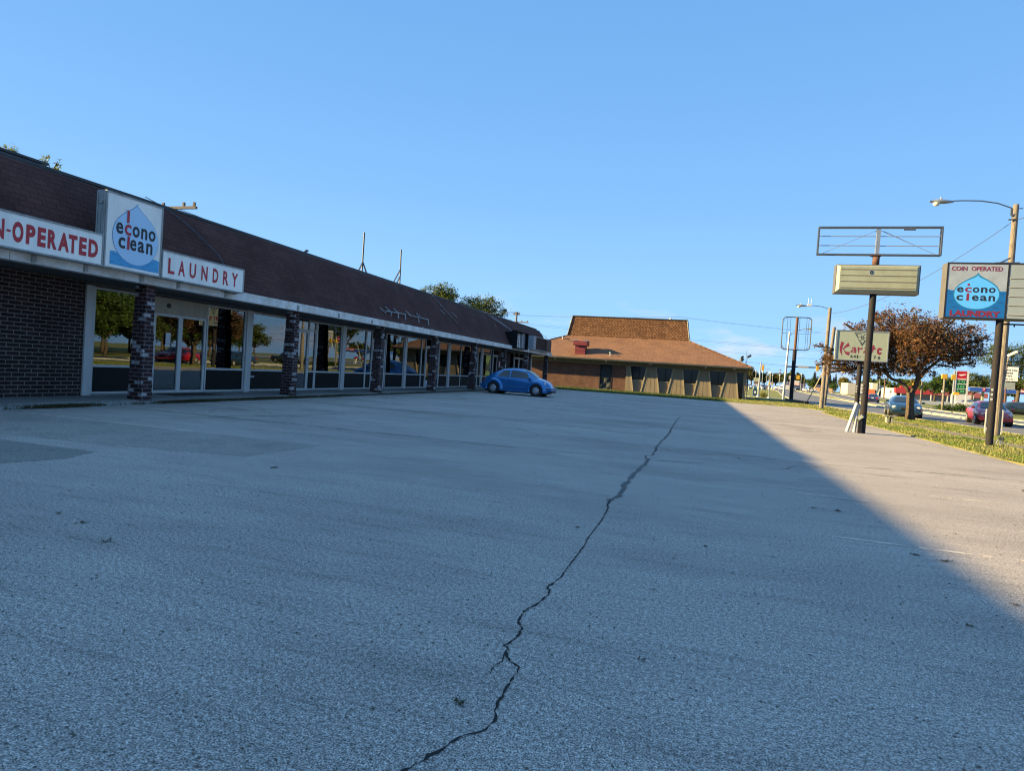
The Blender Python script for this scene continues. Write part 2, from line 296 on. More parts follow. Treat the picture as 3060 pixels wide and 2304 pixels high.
    def build(s, name, mats, parent=None, smooth=False, bevel=0):
        me = bpy.data.meshes.new(name); o0 = origin(parent) if parent is not None else Vector((0, 0, 0))
        me.from_pydata([(x-o0.x, y-o0.y, z-o0.z) for x, y, z in s.v], [], s.f)
        for m in (mats if isinstance(mats, (list, tuple)) else [mats]): me.materials.append(M[m])
        me.polygons.foreach_set('material_index', s.mi); 
        if smooth: me.polygons.foreach_set('use_smooth', [True]*len(me.polygons))
        me.update(); o = bpy.data.objects.new(name, me); C.objects.link(o)
        if parent is not None: o.parent = parent
        if bevel:
            b = o.modifiers.new('bevel', 'BEVEL'); b.width = bevel; b.segments = 2; b.limit_method = 'ANGLE'
        return o
def kids(o): return [c for c in C.objects if c.parent == o]
def copy_tree(o, parent=None):
    c = o.copy(); C.objects.link(c); c.parent = parent
    for ch in kids(o): copy_tree(ch, c)
    return c
FONT = {}
def text_geo(txt, offset=0.0, res=3):
    key = (txt, offset)
    if key in FONT: return FONT[key]
    cu = bpy.data.curves.new('lettering', 'FONT'); cu.body = txt; cu.offset = offset; cu.resolution_u = res; cu.size = 1
    o = bpy.data.objects.new('lettering', cu); C.objects.link(o); dg = bpy.context.evaluated_depsgraph_get()
    me = bpy.data.meshes.new_from_object(o.evaluated_get(dg)); vs = [tuple(v.co) for v in me.vertices]; fs = [tuple(p.vertices) for p in me.polygons]
    bpy.data.objects.remove(o); bpy.data.curves.remove(cu); bpy.data.meshes.remove(me)
    FONT[key] = (vs, fs); return FONT[key]
def letters(mb, txt, u0, u1, z0, z1, plane, d, offset=.02):
    """fit flat lettering into a box: plane 'x' = face looking +X (u is Y), 'y' = face looking -Y (u is X)"""
    vs, fs = text_geo(txt, offset); xs = [v[0] for v in vs]; ys = [v[1] for v in vs]
    a, b, c, e = min(xs), max(xs), min(ys), max(ys); o = []
    for v in vs:
        u = u0+(v[0]-a)/(b-a)*(u1-u0); z = z0+(v[1]-c)/(e-c)*(z1-z0); o.append((d, u, z) if plane == 'x' else (u, d, z))
    return mb.add(o, fs)
KN = [(0, 0), (140, 0), (200, .5), (320, .85), (600, 1.2), (2000, 1.36), (6000, 1.39)]
def gz(x, y):
    d = math.hypot(x, y)
    return float(np.interp(d, [k[0] for k in KN], [k[1] for k in KN]))
def interp_lines(rows, cols, name, mats, z, step=4, parent=None):
    """strip between two polylines given per Y row: rows [(y, xleft, xright)] draped on the terrain"""
    mb = MB(); ys = []; 
    for (a, b) in zip(rows, rows[1:]):
        n = max(1, int((b[0]-a[0])/step)); ys += [a[0]+(b[0]-a[0])*i/n for i in range(n)]
    ys.append(rows[-1][0]); Y = [r[0] for r in rows]
    L = np.interp(ys, Y, [r[1] for r in rows]); Rr = np.interp(ys, Y, [r[2] for r in rows]); k = cols
    vs = [(l+(r-l)*j/k, y, gz(l+(r-l)*j/k, y)+z) for y, l, r in zip(ys, L, Rr) for j in range(k+1)]
    fs = [(i*(k+1)+j, i*(k+1)+j+1, (i+1)*(k+1)+j+1, (i+1)*(k+1)+j) for i in range(len(ys)-1) for j in range(k)]
    mb.add(vs, fs); return mb.build(name, mats, parent)

# ================================================================== GROUND
def structure(o): o['kind'] = 'structure'; return o
rings = [0, 20, 40, 60, 80, 100, 120, 140]+list(range(148, 330, 8))+list(range(340, 620, 20))+[700, 900, 1300, 2000, 3500, 6000]
mb = MB(); ns = 240; vs = [(0, 0, -.035)]
for r in rings[1:]:
    for k in range(ns):
        a = 2*math.pi*k/ns; x, y = r*math.cos(a), r*math.sin(a); vs.append((x, y, gz(x, y)-.035))
fs = [(0, 1+k, 1+(k+1) % ns) for k in range(ns)]
for i in range(len(rings)-2):
    a, b = 1+i*ns, 1+(i+1)*ns; fs += [(a+k, b+k, b+(k+1) % ns, a+(k+1) % ns) for k in range(ns)]
mb.add(vs, fs); structure(mb.build('ground', 'field', smooth=True))

# parking lot (one slab with its real outline)
lot = [(-13.1, -40), (7.25, -40), (7.28, 18), (7.42, 28), (7.4, 35), (7.65, 41), (7.7, 43.6), (8.5, 46), (8.6, 48), (8.0, 50.6), (6, 51.5), (-2, 52.0), (-9, 51.8), (-13.1, 52.4)]
mb = MB(); mb.prism(lot, 'z', -.03, 0); structure(mb.build('parking_lot', 'asphalt'))
mb = MB(); mb.box(-40, -13.1, -40, 62, -.03, -.004); structure(mb.build('rear_yard', 'walk'))
# darker repair patch of newer asphalt in front of the left store
pr = random.Random(8)
def rough(poly, st=.12, amp=.035):
    o = []
    for a, b in zip(poly, poly[1:]+poly[:1]):
        n = max(1, int(math.hypot(b[0]-a[0], b[1]-a[1])/st)); o += [(a[0]+(b[0]-a[0])*i/n+pr.gauss(0, amp), a[1]+(b[1]-a[1])*i/n+pr.gauss(0, amp*.5)) for i in range(n)]
    return o
mb = MB(); mb.prism(rough([(-12.2, 5.85), (-8.8, 6.0), (-7.25, 6.0), (-7.05, 5.5), (-7.25, 4.8), (-9, 4.55), (-12.2, 4.5)], .1, .012), 'z', .0, .004)

structure(mb.build('asphalt_patch', 'patch'))
mb = MB(); mb.prism(rough([(-12.3, 8.2), (-9, 8.4), (-5.6, 8.5), (-5.7, 6.9), (-8, 6.5), (-12.2, 6.2)], .12, .018), 'z', .0, .003); structure(mb.build('old_asphalt_patch', 'oldpatch'))
rnd = random.Random(4)
def jagline(pts, step=.12, amp=.03):
    o = []
    for a, b in zip(pts, pts[1:]):
        d = math.hypot(b[0]-a[0], b[1]-a[1]); n = max(1, int(d/step))
        for i in range(n):
            t = i/n; o.append((a[0]+(b[0]-a[0])*t+rnd.uniform(-amp, amp), a[1]+(b[1]-a[1])*t+rnd.uniform(-amp, amp)))
    o.append(pts[-1]); return o
crack = [(-1.3, 1.35), (-1.05, 1.7), (-.85, 1.94), (-.83, 1.99), (-.82, 2.03), (-.79, 2.08), (-.78, 2.13), (-.75, 2.19), (-.7, 2.24), (-.68, 2.29), (-.67, 2.35), (-.7, 2.41), (-.7, 2.54), (-.71, 2.66), (-.7, 2.74), (-.71, 2.8), (-.77, 2.84), (-.81, 2.91), (-.81, 2.96), (-.84, 2.99), (-.82, 3.06), (-.81, 3.13), (-.81, 3.22), (-.86, 3.31), (-.87, 3.47), (-.83, 3.58), (-.8, 3.79), (-.81, 3.87), (-.84, 3.92), (-.8, 4.13), (-.8, 4.4), (-.79, 4.71), (-.79, 5.1), (-.8, 5.2), (-.8, 5.49), (-.79, 6.07), (-.81, 6.63)]
mb = MB(); mb.ribbon(jagline(crack, .02, .005), .010, .0045, .85, rnd)
mb.ribbon(jagline([(-.81, 6.63), (-.84, 6.76), (-.84, 7.03)], .05, .012), .02, .0045, .6, rnd)
mb.ribbon(jagline([(-.81, 2.91), (-.8, 2.82), (-.82, 2.76), (-.81, 2.68)], .03, .004), .005, .0045, .6, rnd)
mb.ribbon(jagline([(-.71, 11.0), (-.81, 11.33), (-.69, 11.8), (-.71, 14.01), (-.62, 16.58), (-.63, 19.08), (-.61, 22.52), (-.56, 24.8)], .15, .035), .024, .0045, .6, rnd)
tag(mb.build('pavement_crack', 'crack'), 'long jagged crack running away from the camera through the grey asphalt', 'crack', kind='structure')
mb = MB(); mb.ribbon(jagline([(-.86, 6.95), (-.79, 7.33), (-.81, 8.14), (-.78, 9.2), (-.73, 10.29), (-.71, 11.08)], .09, .018), .055, .004, .6, rnd)
structure(mb.build('crack_sealant', 'tar'))
mb = MB()
seams = [([(-12.4, 10.6), (-9.7, 10.72), (-6.07, 10.76), (-5.11, 10.79), (-3.94, 10.73), (-2.87, 10.77), (-1.85, 10.84), (-.83, 10.87), (.2, 11.23)], .016),
 ([(-.65, 13.08), (.28, 13.24), (1.43, 13.1), (2.28, 12.84), (3.49, 13.25), (4.61, 13.37), (5.75, 13.34), (7.2, 13.3)], .02), ([(-12, 16.4), (-9.08, 16.41), (-7.18, 16.4), (-6.62, 16.07), (-5.08, 16.44), (-2.86, 16.45), (-1.88, 15.83), (-.59, 15.73)], .03),
 ([(-9.28, 29.77), (-5.78, 29.6), (-1.53, 30.15), (3.33, 30.6), (6.5, 30.4)], .06), ([(-10, 23.1), (-4, 23.3), (1.5, 22.8), (4.2, 23.2)], .03), ([(-3.4, 38.2), (-1.9, 39.5), (-.6, 39.2)], .12), ([(3, 25.6), (3.5, 24.9), (4.1, 24.4)], .07), ([(-9, 36.5), (-5, 36.1), (0, 36.9), (5, 36.5)], .05),
 ([(-9.7, 10.72), (-8.8, 12.3), (-8.6, 14)], .02)]
for s, wd in seams: mb.ribbon(jagline(s, .12, .02), wd*1.3, .004, .9, rnd)
# hairline cracks wandering off the long one and across the lot
hr = random.Random(77)
def walk(x, y, a, n, st, wd):
    P = [(x, y)]
    for _ in range(n):
        a += hr.gauss(0, .45); x += math.cos(a)*st; y += math.sin(a)*st; P.append((x, y))
    mb.ribbon(P, wd, .0042, .8, hr)
for i in range(8): 
    y0 = 1.9+i*.8+hr.uniform(-.1, .1); walk(-.8+hr.uniform(-.02, .02), y0, hr.choice((0, math.pi))+hr.uniform(-.6, .6), hr.randint(3, 8), .022, .0022)
for i in range(26):
    x, y = hr.uniform(-11, 6.5), hr.uniform(5, 45); walk(x, y, hr.choice((0, math.pi, 0, 1.5))+hr.gauss(0, .2), hr.randint(8, 26), .09+y*.006, .006+y*.0007)
structure(mb.build('pavement_seams', 'seam'))
# worn-out bay lines
mb = MB()
for x0, x1, y in ((-12.0, -7.9, 8.45), (-12.1, -7.3, 5.95), (-12, -8.3, 10.85), (1.35, 3.1, 6.6), (1.4, 2.3, 9.1), (3.3, 6.6, 10.2), (-12, -8, 13.6)):
    n = 24
    for i in range(n):
        if rnd.random() < .8:
            a, b = x0+(x1-x0)*i/n, x0+(x1-x0)*(i+1)/n; h = rnd.uniform(.012, .035); mb.quad((a, y-h, .0035), (b, y-h*rnd.uniform(.6, 1.2), .0035), (b, y+h, .0035), (a, y+h, .0035))
structure(mb.build('faded_bay_lines', 'oldline'))
# weeds pushing out of the pavement, one clump each
spots = [(-.85, 2.39, .035), (-1.15, 2.21, .014), (-1.28, 2.94, .016), (-.17, 3.13, .024), (-4.83, 3.72, .03), (-4.45, 3.61, .045), (-3.89, 3.35, .04), (-5.49, 4.32, .025), (-4.89, 6.43, .06), (1.42, 8.05, .05), (1.68, 8.04, .06), (1.96, 6.25, .04), (2.15, 6.17, .05), (1.72, 4.5, .03), (.17, 5.53, .03), (2.22, 5.12, .035), (-.08, 5.01, .02), (-.95, 5.58, .03), (-.18, 4.2, .02), (5.2, 11.9, .14)]
for i, (x, y, r) in enumerate(spots):
    mb = MB(); rr = random.Random(i)
    for k in range(18):
        a = rr.uniform(0, 6.28); l = r*rr.uniform(.3, 1.0); bx, by = x+rr.gauss(0, r*.28), y+rr.gauss(0, r*.28)
        mb.quad((bx, by, .005), (bx+math.cos(a)*l+.15*r, by+math.sin(a)*l, .006+rr.random()*r*.35), (bx+math.cos(a+.5)*l*.6, by+math.sin(a+.5)*l*.6, .006))
    tag(mb.build('dry_leaf_clump', 'weed'), 'small dark dried leaf clump lying loose on the asphalt', 'leaf', 'dried leaf clumps on the asphalt')

# loose grit on the asphalt
gr_ = random.Random(12); vs = []; fs = []
for i in range(2600):
    y = 1.4+12*gr_.random()**2; x = gr_.uniform(-1, 1)*(2+y*.8); r = gr_.uniform(.0025, .007)*(1+y*.06); b = len(vs)
    vs += [(x-r, y-r*.6, 0), (x+r, y-r*.8, 0), (x+r*.7, y+r, 0), (x-r*.8, y+r*.7, 0), (x, y, r*.9)]; fs += [(b, b+1, b+4), (b+1, b+2, b+4), (b+2, b+3, b+4), (b+3, b, b+4)]
mb = MB(); mb.add(vs, fs); tag(mb.build('loose_grit', 'gravel'), 'scattered dark grit on the shaded asphalt near the camera', 'grit', kind='stuff')

# sidewalk under the arcade
mb = MB(); mb.box(-14.0, -12.55, -14, 53, -.02, .10); structure(mb.build('arcade_walk', 'walk'))
mb = MB()
for i in range(44):
    a = -14+i*1.52; mb.box(-12.545, -12.42, a, a+1.49, -.02, .055+rnd.uniform(-.02, .02))
structure(mb.build('walk_kerb', 'concrete'))
mb = MB(); mb.box(-13.97, -13.2, 13.25, 14.9, .10, .112)
tag(mb.build('door_mat', 'rubber'), 'black rubber mat on the walk before the laundry entrance', 'mat')

# verge, dirt path, road
mb = MB()
mb.prism([(7.25, -40), (14.2, -40), (14.0, 30), (14.1, 42), (12.9, 46.5), (11.6, 52), (11.3, 63), (10.8, 72), (10.9, 80), (11.4, 85), (7.0, 85.3), (6.4, 60), (-24, 60), (-24, 64), (-24, 52), (-13.2, 52.2), (-9, 51.8), (-2, 52.0), (6, 51.5), (8.0, 50.6), (8.6, 48), (8.5, 46), (7.7, 43.6), (7.65, 41), (7.4, 35), (7.42, 28), (7.28, 18)], 'z', -.03, .03)
structure(mb.build('grass_verge', 'lawn'))
mb = MB()
rr = random.Random(3)
L = []; Rr = []
for i in range(40):
    y = -20+i*1.5; L.append((9.5+rr.uniform(-.15, .15)+.1*math.sin(i*.6), y)); Rr.append((10.55+rr.uniform(-.22, .2), y))
mb.prism(L+Rr[::-1], 'z', .03, .036); structure(mb.build('dirt_path', 'dirt'))
mb = MB(); mb.prism([(6.6, 84.9), (11.3, 84.6), (12.2, 87.4), (6, 88)], 'z', .0, .05); structure(mb.build('crossing_pavement', 'concrete'))
ROAD = [(-60, 14.3, 20, 22, 28), (30, 14.1, 19.6, 21.6, 27), (42, 14.25, 19.4, 21.2, 26.2), (48, 12.9, 19.3, 21.0, 25.9), (55, 11.6, 19.3, 20.9, 25.8), (72, 11.0, 19.2, 21.0, 25.8), (86, 11.9, 20.3, 22.3, 27.0), (98.5, 13.1, 21.6, 23.4, 28.4), (112, 14.3, 22.8, 24.8, 30.2), (155, 18.6, 26.8, 30.0, 35.0), (180, 21.2, 28.0, 31.5, 38.5), (205, 23.3, 30.2, 33.2, 42), (250, 26.0, 35.2, 38.2, 48.5), (330, 29, 42, 46, 58)]
structure(interp_lines([(y, a, d) for y, a, b, c, d in ROAD], 6, 'road', 'road', .0))
structure(interp_lines([(y, b, c) for y, a, b, c, d in ROAD], 2, 'road_median', 'field', .02))
for k, nm in ((1, 'near_kerb'), (2, 'median_kerb'), (3, 'median_far_kerb'), (4, 'far_kerb')):
    s = {1: (-.22, 0), 2: (0, .3), 3: (-.3, 0), 4: (0, .25)}[k]; mb = MB(); ys = np.arange(-55, 300, 3.0); Y = [r[0] for r in ROAD]; X = np.interp(ys, Y, [r[k] for r in ROAD]); n = len(ys)
    vs = []; hh = .05 if k == 1 else .09
    for x, y in zip(X, ys):
        g = gz(x, y); vs += [(x+s[0], y, g-.05), (x+s[0], y, g+hh), (x+s[1], y, g+hh), (x+s[1], y, g-.05)]
    mb.add(vs, [(4*i+j, 4*i+j+1, 4*i+j+5, 4*i+j+4) for i in range(n-1) for j in range(3)]); structure(mb.build(nm, 'kerb'))
mb = MB()
for (ia, ib) in ((1, 2), (3, 4)):
    y = -50.
    while y < 260:
        xa = np.interp(y, [r[0] for r in ROAD], [(r[ia]+r[ib])/2 for r in ROAD]); xb = np.interp(y+2.6, [r[0] for r in ROAD], [(r[ia]+r[ib])/2 for r in ROAD]); z = gz(xa, y)+.008
        mb.quad((xa-.06, y, z), (xa+.06, y, z), (xb+.06, y+2.6, z), (xb-.06, y+2.6, z)); y += 9
structure(mb.build('lane_markings', 'oldline'))
# far-side parking areas (pale concrete)
mb = MB()
def pad(mb, x0, x1, y0, y1, z, n=10):
    vs = [(x0+(x1-x0)*i/n, y0+(y1-y0)*j/n, gz(x0+(x1-x0)*i/n, y0+(y1-y0)*j/n)+z) for j in range(n+1) for i in range(n+1)]
    mb.add(vs, [(j*(n+1)+i, j*(n+1)+i+1, (j+1)*(n+1)+i+1, (j+1)*(n+1)+i) for j in range(n) for i in range(n)])
pad(mb, 45, 130, 134, 215, .02, 20); structure(mb.build('store_forecourt', 'concrete'))
mb = MB(); pad(mb, 4, 22, 205, 330, .02, 10); structure(mb.build('car_sales_lot', 'concrete'))
mb = MB(); pad(mb, 28.5, 80, 96, 103, .012, 8); structure(mb.build('side_street', 'road'))

# grass blades on the verges near enough to show
def blades(name, n, region, h, m, seed, label, dens=None):
    rr = random.Random(seed); vs = []; fs = []
    while len(fs) < n:
        x, y = region(rr)
        if x is None: continue
        a = rr.uniform(0, 6.28); hh = h*rr.uniform(.4, 1.4); wv = hh*.28; lx, ly = rr.gauss(0, hh*.45), rr.gauss(0, hh*.45); b = len(vs)
        vs += [(x-math.cos(a)*wv, y-math.sin(a)*wv, .02), (x+math.cos(a)*wv, y+math.sin(a)*wv, .02), (x+lx, y+ly, .03+hh)]; fs.append((b, b+1, b+2))
    mb = MB(); mb.add(vs, fs); return tag(mb.build(name, m), label, 'grass', kind='stuff')
def reg_main(rr):
    y = 14+38*rr.random()**1.6; xe = np.interp(y, [14, 28, 41, 46, 48, 50.6], [7.25, 7.42, 7.65, 8.5, 8.6, 8.0]); xr = np.interp(y, [14, 42, 47, 52], [14, 14, 12.6, 11.5]); x = xe+.0+(xr-xe)*rr.random()
    if 9.65 < x < 10.4 and rr.random() < .93: return None, None
    if (math.sin(x*2.1+y*.7)+math.sin(y*1.3-x*.9)) > 1.1 and rr.random() < .6: return None, None
    return x, y
def reg_green(rr):
    x, y = reg_main(rr)
    if x is None or (math.sin(x*1.9+y*.55+1)+math.sin(y*1.05-x*1.3)+.5*math.sin(x*5+y*3)) < .35: return None, None
    return x, y
blades('verge_green_blades', 17000, reg_green, .06, 'greenblades', 15, 'greener tufts mixed into the dry roadside grass')
blades('verge_grass_blades', 34000, reg_main, .055, 'blades', 5, 'short sunlit grass between the lot and the road')
def reg_back(rr):
    x = rr.uniform(2.4, 11); y = rr.uniform(52.1, 63.2 if x < 5 else 72)
    return (x, y) if not (x > 8 and y < 52) else (None, None)
blades('bank_grass_blades', 8000, reg_back, .07, 'blades', 6, 'sunlit strip of grass right of the orange roofed building')
mb = MB(); mb.prism([(-24, 52.3), (-13.2, 52.3), (-9, 51.9), (-2, 52.1), (2.2, 51.85), (2.8, 54), (2.4, 57), (3.6, 63.98), (-24, 63.98)], 'z', .03, .036); structure(mb.build('shade_tinted_bank', 'shadetintlawn'))  # shade over this bank is in the grass colour, not cast
blades('shade_tinted_grass', 12000, lambda rr: (rr.uniform(-13, 2.6), rr.uniform(52.2, 63.5)), .07, 'shadetintblades', 16, 'grass with painted-in shade along the foot of the brick and boarded wall')
def reg_kerb(rr):
    y = rr.choice([rr.gauss(13, .8), rr.gauss(15.8, 1.2), rr.gauss(18.5, 1.6), rr.gauss(24, 3), rr.gauss(31, 4), rr.gauss(9.5, .4), rr.gauss(38, 3)])
    return rr.gauss(-12.42, .05), y
blades('kerb_weeds', 11000, reg_kerb, .045, 'weed', 7, 'low dark weeds along the kerb of the arcade walk')

# ================================================================== STRIP MALL
WX = -14.0
mall = thing('strip_mall', 'long single-storey strip of shops with maroon shingle mansard, white fascia and brick piers', 'shopping strip', (-14, 20, 0))
mb = MB()
mb.box(-14.25, WX, -14, 11.16, .0, 2.95); mb.build('brick_wall', 'darkbrick', mall)
mb = MB(); mb.box(-14.25, WX+.002, 42.95, 46.0, .0, 2.95); mb.build('brick_wall', 'darkbrick', mall)
mb = MB(); mb.box(-14.25, WX+.002, 50.0, 52.05, 0, 2.95); mb.build('brick_wall', 'darkbrick', mall)
mb = MB(); mb.box(-29.8, -29.5, -14, 52.3, 0, 4.9); mb.box(-29.5, -14.26, 52.05, 52.3, 0, 4.9); mb.box(-29.5, -14.26, -14.2, -14, 0, 4.9); mb.build('rear_wall', 'storegrey', mall)
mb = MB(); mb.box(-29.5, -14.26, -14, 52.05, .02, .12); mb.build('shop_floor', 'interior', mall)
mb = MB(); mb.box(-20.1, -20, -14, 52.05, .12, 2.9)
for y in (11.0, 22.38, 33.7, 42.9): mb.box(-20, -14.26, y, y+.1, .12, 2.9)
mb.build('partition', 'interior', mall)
mb = MB(); mb.box(-29.5, -12.60, -14, 52.98, 2.83, 2.88); mb.build('soffit', 'soffit', mall)
mb = MB(); mb.box(WX-.2, WX-.02, 11.16, 52.3, 2.72, 2.83); mb.build('window_head', 'soffit', mall)
mb = MB(); mb.box(WX-.22, WX-.01, 11.16, 42.95, .0, .14); mb.box(WX-.22, WX-.01, 46, 50, 0, .12); mb.build('footing', 'concrete', mall)
# fascia: a band with joints, dented where sign brackets were cut off
mb = MB()
for i in range(24):
    a = -14+i*2.79; mb.box(-12.60, -12.33+rnd.uniform(-.004, .004), a+.004, min(a+2.786, 53.0), 2.815, 3.06)
mb.box(-12.6, -12.33, 52.75, 53.02, 2.80, 3.04); mb.build('fascia', 'fascia', mall)
# mansard: lower slope, then kicked in near the top
prof = [(-12.42, 3.065), (-12.62, 3.35), (-12.95, 3.95), (-13.30, 4.55), (-13.62, 4.98), (-13.95, 5.10)]
mb = MB(); Y0, Y1 = -14, 53.02; ys = np.linspace(Y0, Y1, 60); vs = []
for y in ys:
    for k, (x, z) in enumerate(prof):
        e = .012*math.sin(y*1.7+k)+.008*math.sin(y*4.1+2*k); vs.append((x+e, y, z+(e*.8 if k < 5 else .02*math.sin(y*.35))))
n = len(prof); mb.add(vs, [(i*n+j, (i+1)*n+j, (i+1)*n+j+1, i*n+j+1) for i in range(len(ys)-1) for j in range(n-1)])
endp = [(x, z) for x, z in prof]+[(-14.6, 5.05), (-14.6, 2.9), (-12.42, 2.9)]
mb.prism(endp, 'y', 53.0, 53.03); mb.build('mansard_roof', 'maroonshingle', mall)
mb = MB(); mb.box(-14.1, -13.90, -14, 53.05, 5.08, 5.155); mb.build('roof_coping', 'darksteel', mall, bevel=.01)
mb = MB(); mb.box(-29.8, -14.0, -14.2, 53.0, 4.85, 5.0); mb.build('flat_roof', 'gravel', mall)
# ridge tear and loose battens
mb = MB(); mb.bar((-13.60, 29.9, 5.0), (-12.78, 31.6, 3.72), .05, .02); mb.bar((-13.10, 29.9, 4.28), (-12.99, 30.35, 4.06), .03); mb.bar((-13.14, 31.6, 4.32), (-13.0, 32.05, 4.08), .03)
mb.build('loose_batten', 'rack', mall)
# brick piers
cols = [11.47, 17.08, 22.82, 28.41, 34.12, 40.0, 45.68, 52.2]
for k, y in enumerate(cols):
    mb = MB(); nz_ = 31; vs = []; rr = random.Random(k+20)
    for i in range(nz_+1):
        z = i*2.83/nz_; t = z/2.83; wx, wy = .40-.10*t, .33-.07*t; j = [rr.uniform(-.010, .010) for _ in range(4)]
        for zz in (z, ) if i in (0, nz_) else (z-.001, z+.001):
            vs += [(-12.53-wx+j[0], y+j[2], zz), (-12.53+j[1], y+j[2], zz), (-12.53+j[1], y+wy+j[3], zz), (-12.53-wx+j[0], y+wy+j[3], zz)]
    m_ = len(vs)//4; mb.add(vs, [(4*i+a, 4*i+(a+1) % 4, 4*i+4+(a+1) % 4, 4*i+4+a) for i in range(m_-1) for a in range(4)])
    mb.build('brick_pier', 'columnbrick', mall)
# mullion posts
for a, b in ((11.16, 11.36), (16.64, 16.88), (22.25, 22.5), (27.9, 28.14), (33.55, 33.82), (39.28, 39.57), (52.04, 52.37)):
    mb = MB(); mb.box(WX-.1, WX+.05, a, b, .10, 2.74); mb.build('white_post', 'whiteframe', mall, bevel=.006)
def frame(mb, y0, y1, z0, z1, t=.045, x0=WX-.06, x1=WX+.015):
    mb.box(x0, x1, y0, y0+t, z0, z1); mb.box(x0, x1, y1-t, y1, z0, z1); mb.box(x0+.002, x1-.002, y0+t, y1-t, z0, z0+t); mb.box(x0+.002, x1-.002, y0+t, y1-t, z1-t, z1)
def shop_window(y0, y1, g='shopglass', head=None):
    mb = MB(); frame(mb, y0, y1, .14, 2.72); mb.box(WX-.058, WX+.013, y0+.045, y1-.045, .79, .85)
    if head: mb.box(WX-.058, WX+.013, y0+.045, y1-.045, head, head+.06)
    wv = mb.build('window', 'whiteframe', mall)
    mb = MB(); mb.box(WX-.035, WX-.025, y0+.045, y1-.045, .85, 2.675); mb.build('pane', g, wv)
    mb = MB(); mb.box(WX-.04, WX-.012, y0+.045, y1-.045, .185, .79); mb.build('kick_panel', 'kick', wv)
def shop_door(y0, y1, z1=2.32, g='shopglass', t=.07, pull=True, kick=None, x=WX):
    mb = MB(); frame(mb, y0, y1, .13, z1, t, x-.05, x+.025)
    if kick: mb.box(x-.045, x+.02, y0+t, y1-t, .13+t, kick)
    d = mb.build('door', 'whiteframe', mall)
    mb = MB(); mb.box(x-.02, x-.01, y0+t, y1-t, (kick or .2), z1-t); mb.build('pane', g, d)
    if pull:
        mb = MB(); yy = y1-.035; mb.tube([(x+.025, yy, .95), (x+.08, yy, .97), (x+.08, yy, 1.28), (x+.025, yy, 1.3)], .012, 6); mb.build('handle', 'galv', d)
shop_window(11.38, 13.06); shop_door(13.1, 14.0, 2.29, pull=False); shop_door(14.0, 14.94, 2.29, pull=True); 
mb = MB(); mb.box(WX-.06, WX+.03, 13.08, 14.96, 2.295, 2.72); mb.box(WX+.03, WX+.05, 13.08, 14.96, 2.29, 2.33); mb.build('door_header', 'beigepanel', mall)
mb = MB(); mb.lathe([(.0, .025), (.06, .02), (.07, 0)], (WX+.03, 13.55, 2.52), 'x', 12); mb.build('header_lamp', 'black', mall)
shop_window(14.98, 16.62); shop_window(16.9, 18.9); shop_door(19.0, 19.98); 
mb = MB(); mb.box(WX-.05, WX+.02, 18.92, 20.46, 2.33, 2.39); mb.build('transom_bar', 'whiteframe', mall)
mb = MB(); mb.box(WX-.03, WX-.02, 18.92, 20.46, 2.39, 2.72); mb.build('transom_pane', 'shopglass', mall)
shop_window(20.0, 20.46); shop_window(20.48, 22.23); shop_window(22.52, 24.2); shop_window(24.2, 24.72); shop_door(24.75, 25.9, 2.4)
shop_window(26.0, 27.88); shop_window(28.16, 29.9); shop_window(29.9, 30.43); shop_door(30.45, 31.4, 2.33, kick=.5); shop_window(31.42, 32.2)
mb = MB(); mb.box(WX-.05, WX+.02, 30.44, 31.42, 2.33, 2.38); mb.build('transom_bar', 'whiteframe', mall)
shop_window(32.25, 33.53); shop_window(33.84, 35.6); shop_window(35.6, 37.4); shop_window(37.42, 38.6); shop_window(38.65, 39.26)
shop_window(39.62, 41.25, head=2.32); shop_door(41.8, 42.7, 2.32); shop_window(41.27, 41.78)
mb = MB(); mb.box(WX-.05, WX+.02, 41.8, 42.95, 2.33, 2.38); mb.build('transom_bar', 'whiteframe', mall)
shop_door(47.05, 48.4, 2.42, 'smokedglass', .12); shop_door(48.42, 49.8, 2.42, 'smokedglass', .12)
mb = MB(); mb.box(WX-.05, WX+.01, 48.38, 48.44, 2.42, 2.8); mb.box(WX-.05, WX+.01, 47.0, 47.05, .1, 2.8); mb.build('transom_bar', 'whiteframe', mall)
# pale shelving boards and curtains seen through a few panes
mb = MB(); mb.box(-15.4, -15.3, 26.2, 32, .2, 2.45); mb.box(-15.6, -15.5, 32.6, 37.2, .2, 2.3); mb.build('inner_curtain', 'curtain', mall)
# dark gas pipe under the soffit
mb = MB(); mb.tube([(-13.75, 13.0, 2.78), (-13.75, 17, 2.78), (-13.75, 33, 2.77)], .02, 6); mb.build('soffit_conduit', 'steel', mall)
# cut bracket stubs on the fascia
mb = MB()
for y in (8.7, 9.75, 11.1, 12.15, 13.75, 16.9, 19.25, 21.6): mb.box(-12.33, -12.315, y, y+.10, 2.84, 2.98); mb.bar((-12.315, y+.02, 2.83), (-12.315, y+.02, 3.0), .012); mb.bar((-12.31, y, 2.90), (-12.31, y+.12, 2.905), .012)
mb.build('bracket_stub', 'signframe', mall)
# raised roof section at the left end
mb = MB(); mb.box(-24, -16, -14, 11.45, 5.0, 5.72); rb = mb.build('rooftop_parapet', 'maroonshingle', mall)
mb = MB(); mb.box(-24.1, -15.9, -14, 11.55, 5.722, 5.78); mb.build('parapet_cap', 'darksteel', rb)
